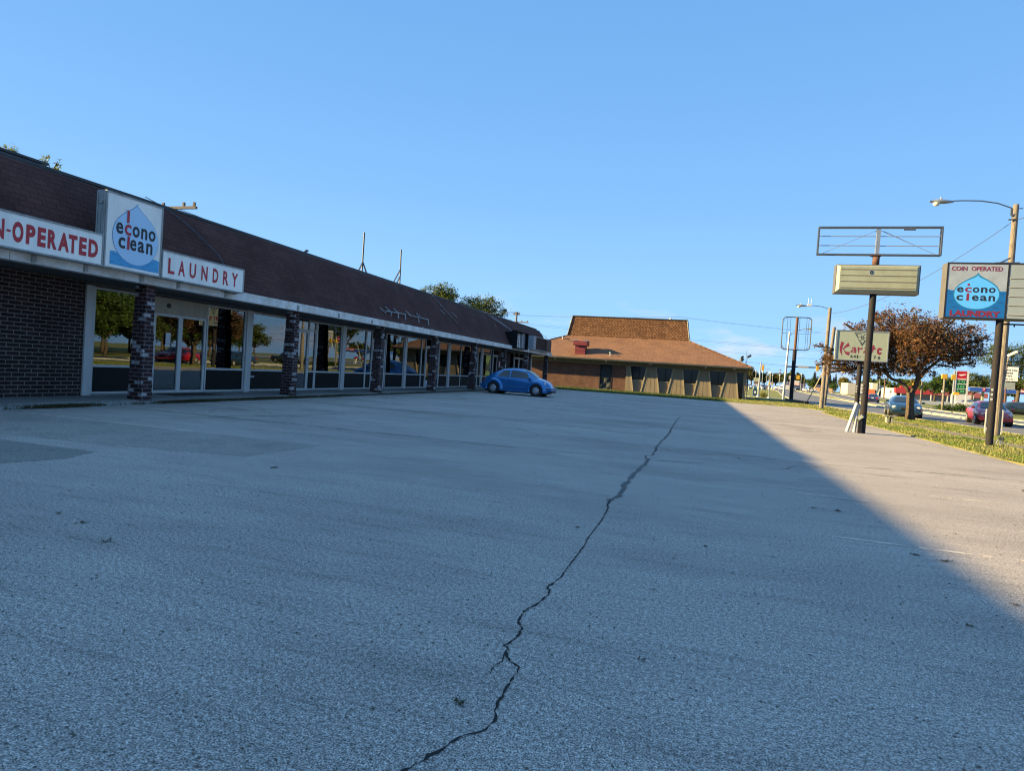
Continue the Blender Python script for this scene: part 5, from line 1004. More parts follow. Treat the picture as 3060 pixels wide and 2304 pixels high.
for c in CL:
    for _ in range(5):
        e = Vector(c[:3]); q = e+Vector((rr.uniform(-1, 1)*c[3], rr.uniform(-1, 1)*c[4], rr.uniform(-.8, .9)*c[5])); q.y = max(q.y, 41.0) if q.x < 10.7 else q.y; mb.tube([e.lerp(Vector((11.6, 41.5, 3.4)), .35), e.lerp(q, .3), q], [.035, .022, .008], 4)
mb.build('trunk', 'bark', s, smooth=True); mb = MB(); leaf_cloud(mb, CL, 42000, .070, rr, .75, .1, lambda x, y, z: not (x < 10.7 and y < 40.85)); mb.build('crown', 'crab', s)
# trees behind the mall
def clus(cx, cy, cz, rx, ry, rz, n, seed, f=.42):
    rr = random.Random(seed); o = []
    for _ in range(n):
        while True:
            u = [rr.uniform(-1, 1) for _ in range(3)]
            if sum(a*a for a in u) < 1: break
        o.append((cx+u[0]*rx*.75, cy+u[1]*ry*.75, cz+u[2]*rz*.75, rx*f*rr.uniform(.7, 1.2), ry*f*rr.uniform(.7, 1.2), rz*f*rr.uniform(.7, 1.2)))
    return o
tree('rear_tree', 'sunlit green tree crown rising behind the roof, left one of the two', (-35.5, 80, 0), 6, [(-36.0, 80, 11.2, 1.4, 1.6, 1.1), (-34.5, 80, 11.6, 1.5, 1.6, 1.3), (-37.6, 80, 11.3, .7, 1, .9), (-33.6, 80, 10.7, 1.2, 1.5, 1.3), (-35.5, 80, 9.8, 2.2, 2.0, 1.3)], 6500, .15, 'oak', .25, seed=21)
tree('rear_tree', 'green tree crown behind the roof, right one, lower and broader', (-29.5, 81, 0), 5, [(-31.2, 81, 10.0, 1.2, 1.5, 1.1), (-29.6, 81, 10.3, 1.5, 1.5, 1.1), (-28.0, 81, 10.1, 1.3, 1.5, 1.1), (-26.6, 81, 9.0, 1.0, 1.3, .9), (-29.3, 81, 8.9, 2.5, 2.0, 1.2), (-32.3, 81, 9.6, .8, 1, 1.0)], 6500, .15, 'oak', .25, seed=22)
tree('rear_tree', 'feathery yellow green leaves showing over the roof at the far left', (-24.5, 17.3, 0), 5.5, [(-24.0, 17.45, 7.95, .30, .35, .28), (-24.05, 17.78, 8.18, .2, .22, .12), (-24.0, 17.3, 8.1, .2, .2, .2), (-24, 15.9, 7.85, .5, .6, .28), (-24.3, 15.2, 7.4, .8, .8, .4), (-24.5, 16.5, 7.0, .8, .9, .4)], 3200, .05, 'sunleaf', .15, seed=23)
# big trees across the road at right, behind the filling station
tree('park_tree', 'large airy green tree with drooping limbs behind the white sign at the right edge', (55, 132, 0), 4, [(49.3, 130, 9.3, 1.6, 2, 1.3), (50.6, 130, 10.9, 1.3, 2, .9), (51.8, 130, 10.3, 1.8, 2, 1.2), (54.5, 130, 10.0, 2.4, 2.5, 1.8), (51.5, 130, 7.9, 1.6, 2, 1.0), (57.0, 131, 8.3, 2.5, 2.5, 2.2), (53.6, 131, 7.6, 1.8, 2, 1.2), (50.2, 130, 7.6, .9, 1.2, .5), (56, 131, 5.8, 2.5, 2.5, 1.6)], 13000, .17, 'oak', .32, seed=31)
tree('park_tree', 'broad green tree over the blue fuel canopy', (60.4, 166, .2), 2.8, clus(60.6, 166, 5.7, 3.6, 3, 2.4, 12, 32), 9000, .17, 'oak', .22, seed=32)
tree('park_tree', 'darker green tree seen between the canopy and the fuel price sign', (62.5, 196, .5), 2.2, clus(62.5, 196, 4.6, 3.4, 3, 2.6, 10, 33), 5000, .24, 'maple', .22, seed=33)
tree('park_tree', 'yellow green tree between the canopy columns', (67, 198, .5), 1.8, clus(67.5, 198, 3.6, 3.6, 2, 1.9, 10, 34), 4500, .22, 'yellowing', .2, seed=34)
tree('park_tree', 'green tree above the red roofed store on its right side', (76, 232, .6), 3, clus(76, 232, 6.0, 5, 4, 3.0, 12, 35), 6000, .28, 'oak', .3, seed=35)
tree('round_street_tree', 'compact round dark green tree on the median, left of the wooden poles', (34.9, 220, .55), 1.2, clus(34.95, 220, 3.3, 1.55, 1.5, 1.75, 9, 36, .5), 3800, .17, 'maple', .12, seed=36, group='round dark street trees')
tree('round_street_tree', 'compact round dark green tree right of the wooden poles', (49.5, 260, .72), 1.1, clus(49.5, 260, 3.0, 1.65, 1.5, 1.6, 9, 37, .5), 3500, .19, 'maple', .12, seed=37, group='round dark street trees')
def conifer(x, y, h, r, label, seed):
    g = gz(x, y); s = thing('spruce_tree', label, 'spruce', (x, y, g), 'dark spruces on the skyline'); mb = MB(); mb.tube([(x, y, g), (x, y, g+h*.95)], [.25, .05], 6); mb.build('trunk', 'bark', s)
    rr = random.Random(seed); mb = MB(); vs = []; fs = []
    for i in range(1500):
        t = rr.random()**.75; z = g+.12*h+t*.88*h; rad = r*(1-t)**.85*rr.uniform(.35, 1.12)*(.8+.3*math.sin(t*46)); a = rr.uniform(0, 6.28); p = Vector((x+math.cos(a)*rad, y+math.sin(a)*rad, z-.12*rad)); sz = .5; b = len(vs)
        d = Vector((math.cos(a), math.sin(a), -.35))*sz; e = Vector((-math.sin(a), math.cos(a), 0))*sz*.35; vs += [p-d*.6, p+e, p+d*.6, p-e]; fs.append((b, b+1, b+2, b+3))
    mb.add(vs, fs); mb.build('crown', 'spruce', s)
for i, (x, y, h, r, l) in enumerate(((57.5, 350, 10.2, 3.2, 'tallest dark spruce left of the lamp pole'), (60.5, 352, 8.3, 2.2, 'slender spruce beside the tallest one'), (64.7, 350, 9.3, 2.4, 'dark spruce just right of the two wooden poles'), (67.4, 350, 9.0, 2.0, 'narrow spruce, second to the right of the wooden poles'), (66.1, 348, 7.8, 2.0, 'short spruce between two taller ones'))): conifer(x, y, h, r, l, 50+i)
# skyline trees: a few kinds, copied with their parts
protos = []
for k, lf in enumerate(('oak', 'maple', 'yellowing', 'oak')):
    t = tree('skyline_tree', 'x', (0, 0, 0), 3.0, clus(0, 0, 6.3, 5.2, 4.2, 3.6, 13, 60+k, .40), 3000, .50, lf, .35, seed=60+k); protos.append(t)
mp_ = []
for k, lf in enumerate(('oak', 'maple')): mp_.append(tree('roadside_tree', 'x', (0, 0, 0), 2.2, clus(0, 0, 4.9, 4.6, 4.0, 3.5, 22, 90+k, .34), 9500, .20, lf, .17, seed=90+k))
sky_spots = [(-2, 395, .9, 3), (9, 380, .95, 0), (17, 385, 1.0, 2), (24, 390, 1.1, 0), (31, 398, 1.25, 2), (38.5, 400, 1.1, 0), (45, 402, 1.0, 2), (51, 396, 1.15, 3), (56.5, 405, 1.2, 0), (61, 415, .85, 1), (68, 405, 1.0, 0), (74, 408, .95, 1), (80, 400, 1.0, 2), (84, 395, .75, 0), (88, 380, .72, 1), (92, 390, 1.05, 3), (98, 385, 1.15, 0), (105, 380, 1.0, 1), (86, 300, .95, 0), (94, 290, .9, 1), (104, 285, 1.0, 3), (112, 280, 1.0, 0), (120, 290, 1.1, 1), (122, 270, 1.0, 2), (132, 270, 1.1, 0), (77, 262, .8, 2), (13, 300, .62, 2), (-14, 390, .9, 0)]
# rows farther along the road that only the shop windows mirror
mir = [(34, 52, .95, 1), (40, 62, 1.0, 0), (47, 72, 1.05, 3), (54, 84, .9, 1), (62, 92, 1.15, 0), (43, 40, 1.1, 0), (52, 52, 1.0, 1), (68, 104, 1.0, 3), (75, 116, 1.1, 1), (29, 37, .8, 0), (36, 42, .9, 1), (46, 60, 1.1, 0), (56, 70, 1.15, 1), (66, 84, 1.2, 0), (58, 60, 1.2, 3), (30, 30, .9, 1), (80, 104, 1.25, 0), (87, 128, 1.2, 1), (95, 150, 1.2, 0), (39, 52, 1.0, 3), (50, 62, 1.1, 1), (60, 78, 1.1, 0), (72, 92, 1.2, 3), (45, 50, 1.2, 0), (64, 66, 1.2, 1), (76, 84, 1.3, 0), (84, 112, 1.3, 1), (48, 44, 1.2, 1), (90, 138, 1.2, 0)]
for i, (x, y, sc_, k) in enumerate(sky_spots+mir):
    t = copy_tree(protos[k] if i < len(sky_spots) else mp_[k % 2]); t.location = (x, y, gz(x, y)-.1); t.scale = (sc_, sc_, sc_*1.0); t.rotation_euler.z = i*1.3
    far = i < len(sky_spots)
    t['label'] = {0: 'dense green tree of the far wooded skyline', 1: 'darker green tree of the far wooded skyline', 2: 'yellowish green tree of the far wooded skyline', 3: 'mixed green tree of the far wooded skyline'}[k] if far else 'large leafy tree across the road mirrored in the shop windows'
    t['category'] = 'tree'; t['group'] = 'trees along the skyline' if far else 'trees across the road'
for p_ in protos+mp_:
    for ch in kids(p_): bpy.data.objects.remove(ch)
    bpy.data.objects.remove(p_)
# shrubs
def shrub(name, label, clumps, n, size, leaf, seed, group=None):
    mb = MB(); leaf_cloud(mb, clumps, n, size, random.Random(seed)); tag(mb.build(name, leaf), label, 'shrub', group)
shrub('low_shrub', 'low rounded dark juniper shrub beside the brown pole', [(30.6, 91.3, .3, 1.3, .8, .38), (32.4, 92.2, .35, .9, .7, .40)], 3000, .09, 'maple', 71)
shrub('low_hedge', 'low clipped brownish hedge bed under the fuel price sign', [(33.8, 92.3, .22, 1.2, .6, .25), (35.6, 93.5, .22, 1.2, .6, .25), (36.8, 94.2, .2, .7, .6, .2)], 3000, .07, 'yellowing', 72)
mb = MB(); rr = random.Random(5); vs = []; fs = []
for i in range(420):
    a = rr.uniform(0, 6.28); e = rr.uniform(.35, 1.35); l = rr.uniform(.5, 1.05); p = Vector((8.2+rr.gauss(0, .1), 85.3+rr.gauss(0, .1), 0)); q = p+Vector((math.cos(a)*math.cos(e), math.sin(a)*math.cos(e), math.sin(e)))*l; sd = Vector((-math.sin(a), math.cos(a), 0))*.02; b = len(vs); vs += [p-sd, p+sd, q+sd*.4, q-sd*.4]; fs.append((b, b+1, b+2, b+3))
mb.add(vs, fs); tag(mb.build('ornamental_grass', 'blades'), 'spiky tuft of dry ornamental grass at the foot of the signal post', 'plant')

# ================================================================== VEHICLES
def pch(xs, ys, q): return np.interp(q, xs, ys)
def smooth_profile(pts, q):
    xs = [p[0] for p in pts]; out = []
    for x in q:
        x = min(max(x, xs[0]), xs[-1]); i = min(max(np.searchsorted(xs, x)-1, 0), len(xs)-2); x0, x1 = xs[i], xs[i+1]; t = (x-x0)/(x1-x0)
        y0, y1 = pts[i][1], pts[i+1][1]; ym = pts[i-1][1] if i else y0; yp = pts[i+2][1] if i+2 < len(pts) else y1; xm = xs[i-1] if i else x0-1e-3; xp = xs[i+2] if i+2 < len(pts) else x1+1e-3
        m0 = (y1-ym)/(x1-xm)*(x1-x0)*.8 if i else (y1-y0)*.8; m1 = (yp-y0)/(xp-x0)*(x1-x0)*.8 if i+2 < len(pts) else (y1-y0)*.8
        if (y1-y0)*m0 < 0: m0 = 0
        if (y1-y0)*m1 < 0: m1 = 0
        h = 2*t**3-3*t**2+1; out.append(h*y0+(t**3-2*t**2+t)*m0+(-2*t**3+3*t**2)*y1+(t**3-t**2)*m1)
    return out
def wheel(s, x, y, r, wd, side, hubm='hub', slots=7):
    mb = MB(); o = side; prof = [(r*.6, -wd/2), (r*.93, -wd/2), (r, -wd*.3), (r, wd*.3), (r*.93, wd/2), (r*.62, wd/2), (r*.60, wd*.30), (0, wd*.28)]
    mb.lathe([(a, b*o) for a, b in prof], (x, y, r), 'y', 28); w_ = mb.build('wheel', 'rubber', s, smooth=False)
    mb = MB(); yy = y+o*wd*.46; mb.lathe([(r*.62, 0), (r*.60, o*.012), (r*.5, o*.02), (r*.16, o*.035), (0, o*.04)], (x, yy, r), 'y', 28); rim = mb.build('rim', hubm, w_, smooth=True)
    mb = MB()
    for k in range(slots):
        t = 2*math.pi*k/slots; c = (x+math.cos(t)*r*.47, yy+o*.034, r+math.sin(t)*r*.47); mb.lathe([(0, o*.002), (r*.10, 0)], c, 'y', 8)
    mb.build('rim_slot', 'black', w_)
def car(name, label, spec, loc, heading, group=None, cat='car'):
    """x forward. spec: L half length, W half width, top/belt/width profiles, glass spans"""
    s = thing(name, label, cat, (0, 0, 0), group); L0, L1 = spec['ends']; W = spec['W']; q = list(np.linspace(L0, L1, 64)); top = smooth_profile(spec['top'], q); belt = smooth_profile(spec['belt'], q); wid = smooth_profile(spec['wid'], q); rw = smooth_profile(spec['rw'], q); zs = spec['sill']
    def P(i, t, off=0):
        w_ = wid[i]; zb = min(belt[i], top[i]-.015); zt = top[i]; r_ = rw[i]; ze = zb+(zt-zb)*.86
        K = [(w_*.90, zs), (w_*.975, zs+.10), (w_, zs+(zb-zs)*.45), (w_*.985, zs+(zb-zs)*.85), (w_*.945, zb), ((w_*.93*.45+r_*.55), zb+(ze-zb)*.55), (r_, ze), (r_*.80, zb+(zt-zb)*.975), (r_*.4, zt+.008), (0, zt+.012)]
        k = min(int(t), 8); u = t-k; y = K[k][0]*(1-u)+K[k+1][0]*u; z = K[k][1]*(1-u)+K[k+1][1]*u
        if off:
            dy, dz = K[k+1][0]-K[k][0], K[k+1][1]-K[k][1]; l = math.hypot(dy, dz) or 1; y += dz/l*off; z += -dy/l*off
        return y, z
    mb = MB(); vs = []; ts = [0, 1, 2, 3, 4, 5, 6, 7, 8, 9]; m_ = len(ts)
    for i, x in enumerate(q):
        row = [(x, -P(i, t)[0], P(i, t)[1]) for t in ts]+[(x, P(i, t)[0], P(i, t)[1]) for t in ts[::-1][1:]]; vs += row
    n = 2*m_-1; f = [(i*n+j, i*n+j+1, (i+1)*n+j+1, (i+1)*n+j) for i in range(len(q)-1) for j in range(n-1)]+[tuple(range(n)), tuple(range((len(q))*n-1, (len(q)-1)*n-1, -1))]
    mb.add(vs, f); mb.build('body', spec['paint'], s, smooth=True)
    def patch(name, xa, xb, ta, tb, both=True, m='carglass', off=.008, nx=10, shape=None, par=s):
        for sg in ((-1, 1) if both else (1,)):
            mb = MB(); vs = []; nt = 6
            for a in range(nx+1):
                for b in range(nt+1):
                    t = ta+(tb-ta)*b/nt; u = a/nx; x0, x1 = (xa, xb) if not shape else (xa+shape[0]*(b/nt), xb+shape[1]*(b/nt)); x = x0+(x1-x0)*u; fi = (x-L0)/(L1-L0)*(len(q)-1); i = int(min(max(fi, 0), len(q)-2)); w_ = fi-i
                    y1, z1 = P(i, t, off); y2, z2 = P(i+1, t, off); vs.append((x, sg*(y1*(1-w_)+y2*w_), z1*(1-w_)+z2*w_))
            mb.add(vs, [(a*(nt+1)+b, a*(nt+1)+b+1, (a+1)*(nt+1)+b+1, (a+1)*(nt+1)+b) for a in range(nx) for b in range(nt)]); mb.build(name, m, par, smooth=True)
    for (xa, xb, sh) in spec['side_glass']: patch('side_window', xa, xb, 4.12, 5.75, shape=sh)
    for nm, (xa, xb) in (('windscreen', spec['screen']), ('rear_window', spec['rear'])):
        mb = MB(); vs = []; nx, nt = 8, 12
        for a in range(nx+1):
            x = xa+(xb-xa)*a/nx; fi = (x-L0)/(L1-L0)*(len(q)-1); i = int(min(max(fi, 0), len(q)-2)); w_ = fi-i
            for b in range(nt+1):
                t = 6.5+2.5*min(1, abs(1-abs(b/nt*2-1))) ; sg = -1 if b < nt/2 else 1
                y1, z1 = P(i, t, .01); y2, z2 = P(i+1, t, .01); vs.append((x, sg*(y1*(1-w_)+y2*w_), z1*(1-w_)+z2*w_+.006))
        mb.add(vs, [(a*(nt+1)+b, a*(nt+1)+b+1, (a+1)*(nt+1)+b+1, (a+1)*(nt+1)+b) for a in range(nx) for b in range(nt)]); mb.build(nm, 'carglass', s, smooth=True)
    r = spec['r']; yw = spec['yw']
    for x in spec['axles']:
        for sg in (-1, 1):
            mb = MB(); mb.lathe([(0, 0), (r*1.16, 0), (r*1.16, -sg*.25)], (x, sg*(W+.004), r*1.03), 'y', 24); mb.build('wheel_arch', 'black', s)
            wheel(s, x, sg*yw, r, .2, sg, spec.get('hub', 'hub'))
    mb = MB(); mb.box(L0+.25, L1-.25, -W*.8, W*.8, .14, zs+.06); mb.build('underbody', 'black', s)
    for sg in (-1, 1):
        if spec.get('front', True):
            mb = MB(); x, y, z, a, b = spec['headlight']; mb.lathe([(0, .06), (a*.7, .045), (a, 0)], (x, sg*y, z), 'x', 14); [None]
            mb.v = [(vx, vy, z+(vz-z)*b/a) for vx, vy, vz in mb.v]; mb.build('headlight', 'headlight', s, smooth=True)
        mb = MB(); x, y, z, a, b = spec['tail']; mb.box(x-.03, x+.04, sg*y-a, sg*y+a, z-b, z+b); mb.build('tail_light', 'taillight', s, bevel=.01)
        mx_, mz_ = spec['mirror']; mb = MB(); yo = np.interp(mx_, q, wid); mb.box(mx_-.08, mx_+.08, sg*(yo-.02), sg*(yo+.17), mz_-.06, mz_+.07); mb.build('door_mirror', spec['paint'], s, bevel=.03)
    for xj in spec['joints']:
        for sg in (-1, 1):
            mb = MB(); i = int(np.searchsorted(q, xj)); pts = [(xj, sg*(P(i, t, .004)[0]), P(i, t, .004)[1]) for t in (.6, 1, 2, 3, 4)]; mb.tube(pts, .006, 4, cap=False); mb.build('door_gap', 'black', s)
    for (x, z) in spec['handles']:
        for sg in (-1, 1): mb = MB(); yo = np.interp(x, q, wid); mb.box(x-.08, x+.08, sg*(yo-.01), sg*(yo+.025), z-.015, z+.015); mb.build('door_handle', spec['paint'], s)
    for nm, x0, x1, z0, z1, wv, m in spec.get('trim', ()):
        mb = MB(); mb.box(x0, x1, -wv, wv, z0, z1); mb.build(nm, m, s, bevel=.015)
    s.location = loc; s.rotation_euler = (0, 0, heading); return s
# compact round-roofed car
bug = dict(ends=(-2.04, 2.04), W=.80, sill=.26, r=.32, yw=.77, axles=(-1.25, 1.26), paint='carblue', hub='hub',
  top=[(-2.04, .62), (-1.97, .78), (-1.8, .93), (-1.5, 1.13), (-1.15, 1.31), (-.7, 1.45), (-.2, 1.50), (.25, 1.475), (.65, 1.37), (.95, 1.20), (1.18, 1.03), (1.35, .965), (1.6, .90), (1.85, .76), (1.98, .62), (2.04, .50)],
  belt=[(-2.04, .5), (-1.8, .80), (-1.3, .93), (-.8, .95), (.9, .92), (1.2, .86), (1.6, .76), (2.04, .44)], wid=[(-2.04, .55), (-1.9, .68), (-1.4, .78), (-.8, .80), (.8, .80), (1.4, .74), (1.8, .62), (2.04, .50)],
  rw=[(-2.04, .45), (-1.6, .50), (-1.0, .54), (-.2, .56), (.6, .55), (1.1, .58), (1.6, .55), (2.04, .42)],
  side_glass=[(-1.08, -.36, (.32, 0)), (-.28, .92, (0, -.30))], screen=(.52, 1.20), rear=(-1.55, -.95), headlight=(1.70, .60, .70, .14, .17), tail=(-1.88, .58, .72, .07, .08), mirror=(.86, .99), joints=(-.32, .86), handles=((-.12, .84),),
  trim=[('front_bumper', 1.86, 2.1, .34, .52, .66, 'carblue'), ('bumper_intake', 1.98, 2.115, .24, .34, .45, 'black'), ('rear_bumper', -2.1, -1.86, .34, .54, .66, 'carblue'), ('side_sill', -.9, .9, .20, .27, .81, 'carblue')])
c = car('parked_car', 'small blue round-roofed two door car parked before the far shops', bug, (0, 0, 0), 0)
for x in (-1.25, 1.26):
    for sg in (-1, 1):
        mb = MB(); vs = []; n = 22; prof = [(.352, .80), (.37, .865), (.42, .885), (.49, .865), (.55, .80), (.575, .70)]
        for k in range(n+1):
            t = R(-14+208*k/n)
            for r_, y in prof: vs.append((x+math.cos(t)*r_*(1.06 if r_ > .45 else 1), sg*y, .34+math.sin(t)*r_))
        m_ = len(prof); mb.add(vs, [(k*m_+j, k*m_+j+1, (k+1)*m_+j+1, (k+1)*m_+j) for k in range(n) for j in range(m_-1)]); mb.build('fender', 'carblue', c, smooth=True)
for sg in (-1, 1):
    mb = MB(); mb.box(1.86, 2.0, sg*.58-.09, sg*.58+.09, .50, .545); mb.build('indicator', 'headlight', c); mb = MB(); mb.box(1.72, 1.84, sg*.685-.01, sg*.685+.01, .50, .54); mb.build('side_marker', 'amber', c)
cr_ = (0, 0)
BX, BY = None, None
wr = Vector((-9.55, 0, 0)); 
c.location = (-9.78, 34.1, 0); c.rotation_euler.z = R(-1); c.scale = (1.0,)*3
def sedan(paintm, L=2.35, W=.90, H=1.43, hub='hub'):
    return dict(ends=(-L, L), W=W-.01, sill=.28, r=.32, yw=W-.08, axles=(-L+.95, L-.93), paint=paintm, hub=hub,
      top=[(-L, .62), (-L+.06, .92), (-L+.5, 1.0), (-L+.85, 1.06), (-L+1.35, H-.06), (-L+1.9, H), (-L+2.5, H-.01), (L-1.75, H-.10), (L-1.05, 1.00), (L-.8, .95), (L-.3, .84), (L-.08, .70), (L, .5)],
      belt=[(-L, .55), (-L+.1, .86), (-L+.8, .95), (L-1.2, .90), (L-.4, .76), (L, .45)], wid=[(-L, .72), (-L+.2, W-.09), (-L+.8, W), (L-.9, W), (L-.3, W-.07), (L, .66)], rw=[(-L, .6), (-L+.8, .66), (-L+1.5, .60), (L-1.7, .60), (L-1.0, .72), (L, .60)],
      side_glass=[(-L+.98, -L+2.05, (.42, 0)), (-L+2.13, L-1.22, (0, -.42))], screen=(L-1.78, L-1.06), rear=(-L+.72, -L+1.30), headlight=(L-.14, W-.26, .68, .15, .09), tail=(-L+.04, W-.24, .80, .17, .09), mirror=(L-1.3, 1.02),
      joints=(-L+1.15, -L+2.09, L-1.28), handles=((-L+1.32, .86), (-L+2.3, .85)),
      trim=[('grille', L-.05, L+.02, .56, .68, .32, 'black'), ('front_bumper', L-.22, L+.06, .30, .50, W-.12, paintm), ('lower_intake', L-.1, L+.07, .22, .30, W-.3, 'black'), ('rear_bumper', -L-.05, -L+.2, .32, .52, W-.1, paintm), ('number_plate', -L-.02, -L-.0, .70, .82, .16, 'plate')])
car('slate_sedan', 'dark slate blue sedan driving toward the camera just behind the crabapple trunk', sedan('carslate', 2.5, .93, 1.42), (13.5, 48.0, 0), R(-101), 'cars on the road')
car('red_sedan', 'bright red sedan crossing to the right behind the dark sign pole', sedan('carred', 2.3, .89, 1.45), (17.5, 45.5, 0), R(-101), 'cars on the road')
car('dark_pickup', 'dark blue green pickup truck at the right edge near the filling station', dict(sedan('cardark', 2.75, .96, 1.62), top=[(-2.75, .95), (-2.7, 1.12), (-1.3, 1.13), (-1.2, 1.16), (-1.0, 1.58), (-.5, 1.62), (.4, 1.60), (.75, 1.50), (1.35, 1.12), (1.6, 1.08), (2.4, 1.0), (2.68, .85), (2.75, .6)], belt=[(-2.75, .9), (-2.6, 1.08), (1.2, 1.05), (2.3, .92), (2.75, .55)], side_glass=[(-1.0, -.1, (.12, 0)), (0, 1.25, (0, -.42))], screen=(.72, 1.35), rear=(-1.18, -1.02), r=.38, axles=(-1.7, 1.75), sill=.42, joints=(-1.1, -.05, 1.2), handles=((-.9, 1.0), (.2, 1.0)), mirror=(1.1, 1.2)), (35.4, 85.5, 0), R(178), 'cars on the road', 'pickup truck')
car('navy_hatchback', 'dark navy car seen from behind on the far carriageway', sedan('carnavy', 2.1, .88, 1.45), (28.9, 119, 0), R(74), 'cars on the road')
def simple_far(name, label, p, loc, h, grp, L=2.2, cat='car', H=1.45): car(name, label, sedan(p, L, .9, H), (loc[0], loc[1], gz(*loc)), h, grp, cat)
simple_far('silver_car', 'silver car parked behind the fuel price sign', 'carsilver', (53.5, 150), R(165), 'cars parked across the road')
simple_far('white_pickup', 'white vehicle parked before the red fronted store, left of the trunk', 'carwhite', (66, 262), R(160), 'cars parked across the road', 2.5, H=1.75)
simple_far('dark_suv', 'dark pickup shape far up the road beyond the wooden poles', 'carblack', (50.8, 282), R(-110), 'cars on the road', 2.5, H=1.85)
simple_far('dark_red_car', 'dark maroon car behind the red sedan at the station', 'carblack', (59.0, 163), R(170), 'cars parked across the road')
rr = random.Random(2)
base_w = car('lot_car', 'x', sedan('carwhite', 2.2, .9, 1.5), (0, 0, 0), 0); base_d = car('lot_car', 'x', sedan('cardark', 2.2, .9, 1.5), (0, 0, 0), 0)
bg_l = {0: 'pale parked car in the row on the distant sales lot', 1: 'dark parked car in the row on the distant sales lot'}
lotpos = [(11.3+i*2.15, 205+i*1.5, rr.random()) for i in range(5)]+[(13+i*3.1, 255+rr.uniform(-8, 20), rr.random()) for i in range(10)]+[(27+i*2.6, 288+rr.uniform(-6, 14), rr.random()) for i in range(4)]
for x, y, t in lotpos:
    k = 0 if t < .62 else 1; o = copy_tree(base_w if k == 0 else base_d); o.location = (x, y, gz(x, y)); o.rotation_euler.z = R(rr.choice((80, 262, 175))+rr.uniform(-8, 8)); o['label'] = bg_l[k]; o['category'] = 'car'; o['group'] = 'cars on the distant sales lot'
for b_ in (base_w, base_d):
    def rm(o):
        for ch in kids(o): rm(ch)
        bpy.data.objects.remove(o)
    rm(b_)

# ================================================================== FAR BUILDINGS
def bld(name, label, parts, cat='building'):
    x = sum(p[1]+p[2] for p in parts)/2/len(parts); y = parts[0][3]; s = thing(name, label, cat, (x, y, gz(x, y)))
    for nm, x0, x1, y0, y1, z0, z1, m in parts: mb = MB(); mb.box(x0, x1, y0, y1, z0, z1); mb.build(nm, m, s)
    return s
Y = 215
s = bld('red_fronted_store', 'long low store with a red and maroon fascia over pale walls', [('wall', 58.3, 65.0, Y+1.5, Y+16, .4, 3.5, 'storewhite'), ('wall', 65.0, 82, Y+2.5, Y+16, .4, 3.5, 'storewhite'), ('fascia', 58.1, 65.1, Y, Y+1.6, 2.3, 3.95, 'storered'), ('fascia', 65.1, 69.2, Y+.1, Y+2.6, 2.4, 3.85, 'storered'), ('fascia', 69.2, 82.2, Y+.15, Y+2.6, 2.4, 3.85, 'storemaroon'), ('roof', 58.4, 82, Y+1.6, Y+16, 3.5, 3.75, 'storegrey'), ('canopy', 59.5, 64.5, Y+.2, Y+1.4, 3.95, 4.5, 'storered'), ('doorway', 58.9, 60.2, Y+1.4, Y+1.5, .55, 2.3, 'kick')])
mb = MB()
for x in (58.3, 59.7, 65.0, 67.7, 72.0, 76.5, 81): mb.box(x-.12, x+.12, Y+.1, Y+.35, .4, 2.4)
mb.build('post', 'storewhite', s)
mb = MB()
for i in range(5): mb.box(60.6+i*.85, 61.3+i*.85, Y+1.42, Y+1.49, .7, 2.2)
for i in range(6): mb.box(66+i*2.4, 68.2+i*2.4, Y+2.42, Y+2.49, 1.0, 2.3)
mb.build('shop_front', 'curtain', s)
s = bld('beige_store', 'beige store with a tall corner tower and grey parapet', [('tower', 62.6, 64.3, 260, 266, .7, 5.6, 'storebeige'), ('wall', 64.3, 67.3, 261, 270, .7, 4.7, 'storewhite'), ('parapet', 64.9, 67.6, 260.6, 261, 3.3, 4.75, 'storegrey'), ('side_wall', 55.0, 62.6, 263, 275, .7, 5.1, 'storegrey'), ('doorway', 63.1, 63.8, 259.9, 260, .75, 3.0, 'kick'), ('window', 65.2, 67.0, 260.9, 260.99, 1.0, 2.8, 'kick')])
bld('small_yellow_shed', 'small yellow building left of the beige tower', [('wall', 60.5, 61.6, 255, 258, .6, 2.2, 'cream'), ('orange_door', 61.6, 62.3, 255, 257, .6, 2.0, 'orange')])
s = bld('blue_roofed_building', 'white building with dark blue roof band at the bend of the road', [('wall', 41.3, 50.3, 330, 345, .6, 3.3, 'storewhite'), ('roof_band', 42.6, 50.5, 329, 345, 3.2, 4.15, 'storeblue'), ('tower', 41.1, 43.0, 328.5, 331, .6, 4.1, 'whitepaint'), ('tower_panel', 41.2, 42.9, 328.4, 328.5, 3.2, 4.0, 'storeblue')])
mb = MB(); 
for i in range(12): mb.box(43.4+i*.58, 43.8+i*.58, 329.9, 330, 1.0, 1.9)
mb.build('window', 'kick', s)
bld('tan_brick_building', 'low tan brick building with a blue roof beyond the round tree', [('wall', 54.0, 61.5, 325, 335, .6, 3.1, 'tanbrick'), ('roof_band', 53.8, 61.8, 324.8, 335, 3.1, 4.1, 'storeblue'), ('doorway', 56.2, 56.8, 324.9, 325, .8, 2.5, 'kick'), ('doorway', 58.6, 59.2, 324.9, 325, .8, 2.5, 'kick')])
bld('grey_blue_store', 'low pale store with a grey blue roof right of the wooden poles', [('wall', 60.5, 69, 285, 295, .6, 2.4, 'storewhite'), ('roof', 60.3, 69.3, 284.6, 295, 2.4, 3.6, 'storegrey'), ('glass_front', 61, 66, 284.9, 285, 1.0, 2.1, 'kick')])
bld('red_sign_kiosk', 'small white and red kiosk right of the orange round sign', [('wall', 68.5, 72.0, 262, 266, .6, 2.6, 'storewhite'), ('roof', 69.8, 73.6, 261.8, 266, 2.6, 3.4, 'storered'), ('doorway', 70.8, 71.4, 261.9, 262, .8, 2.2, 'kick')])
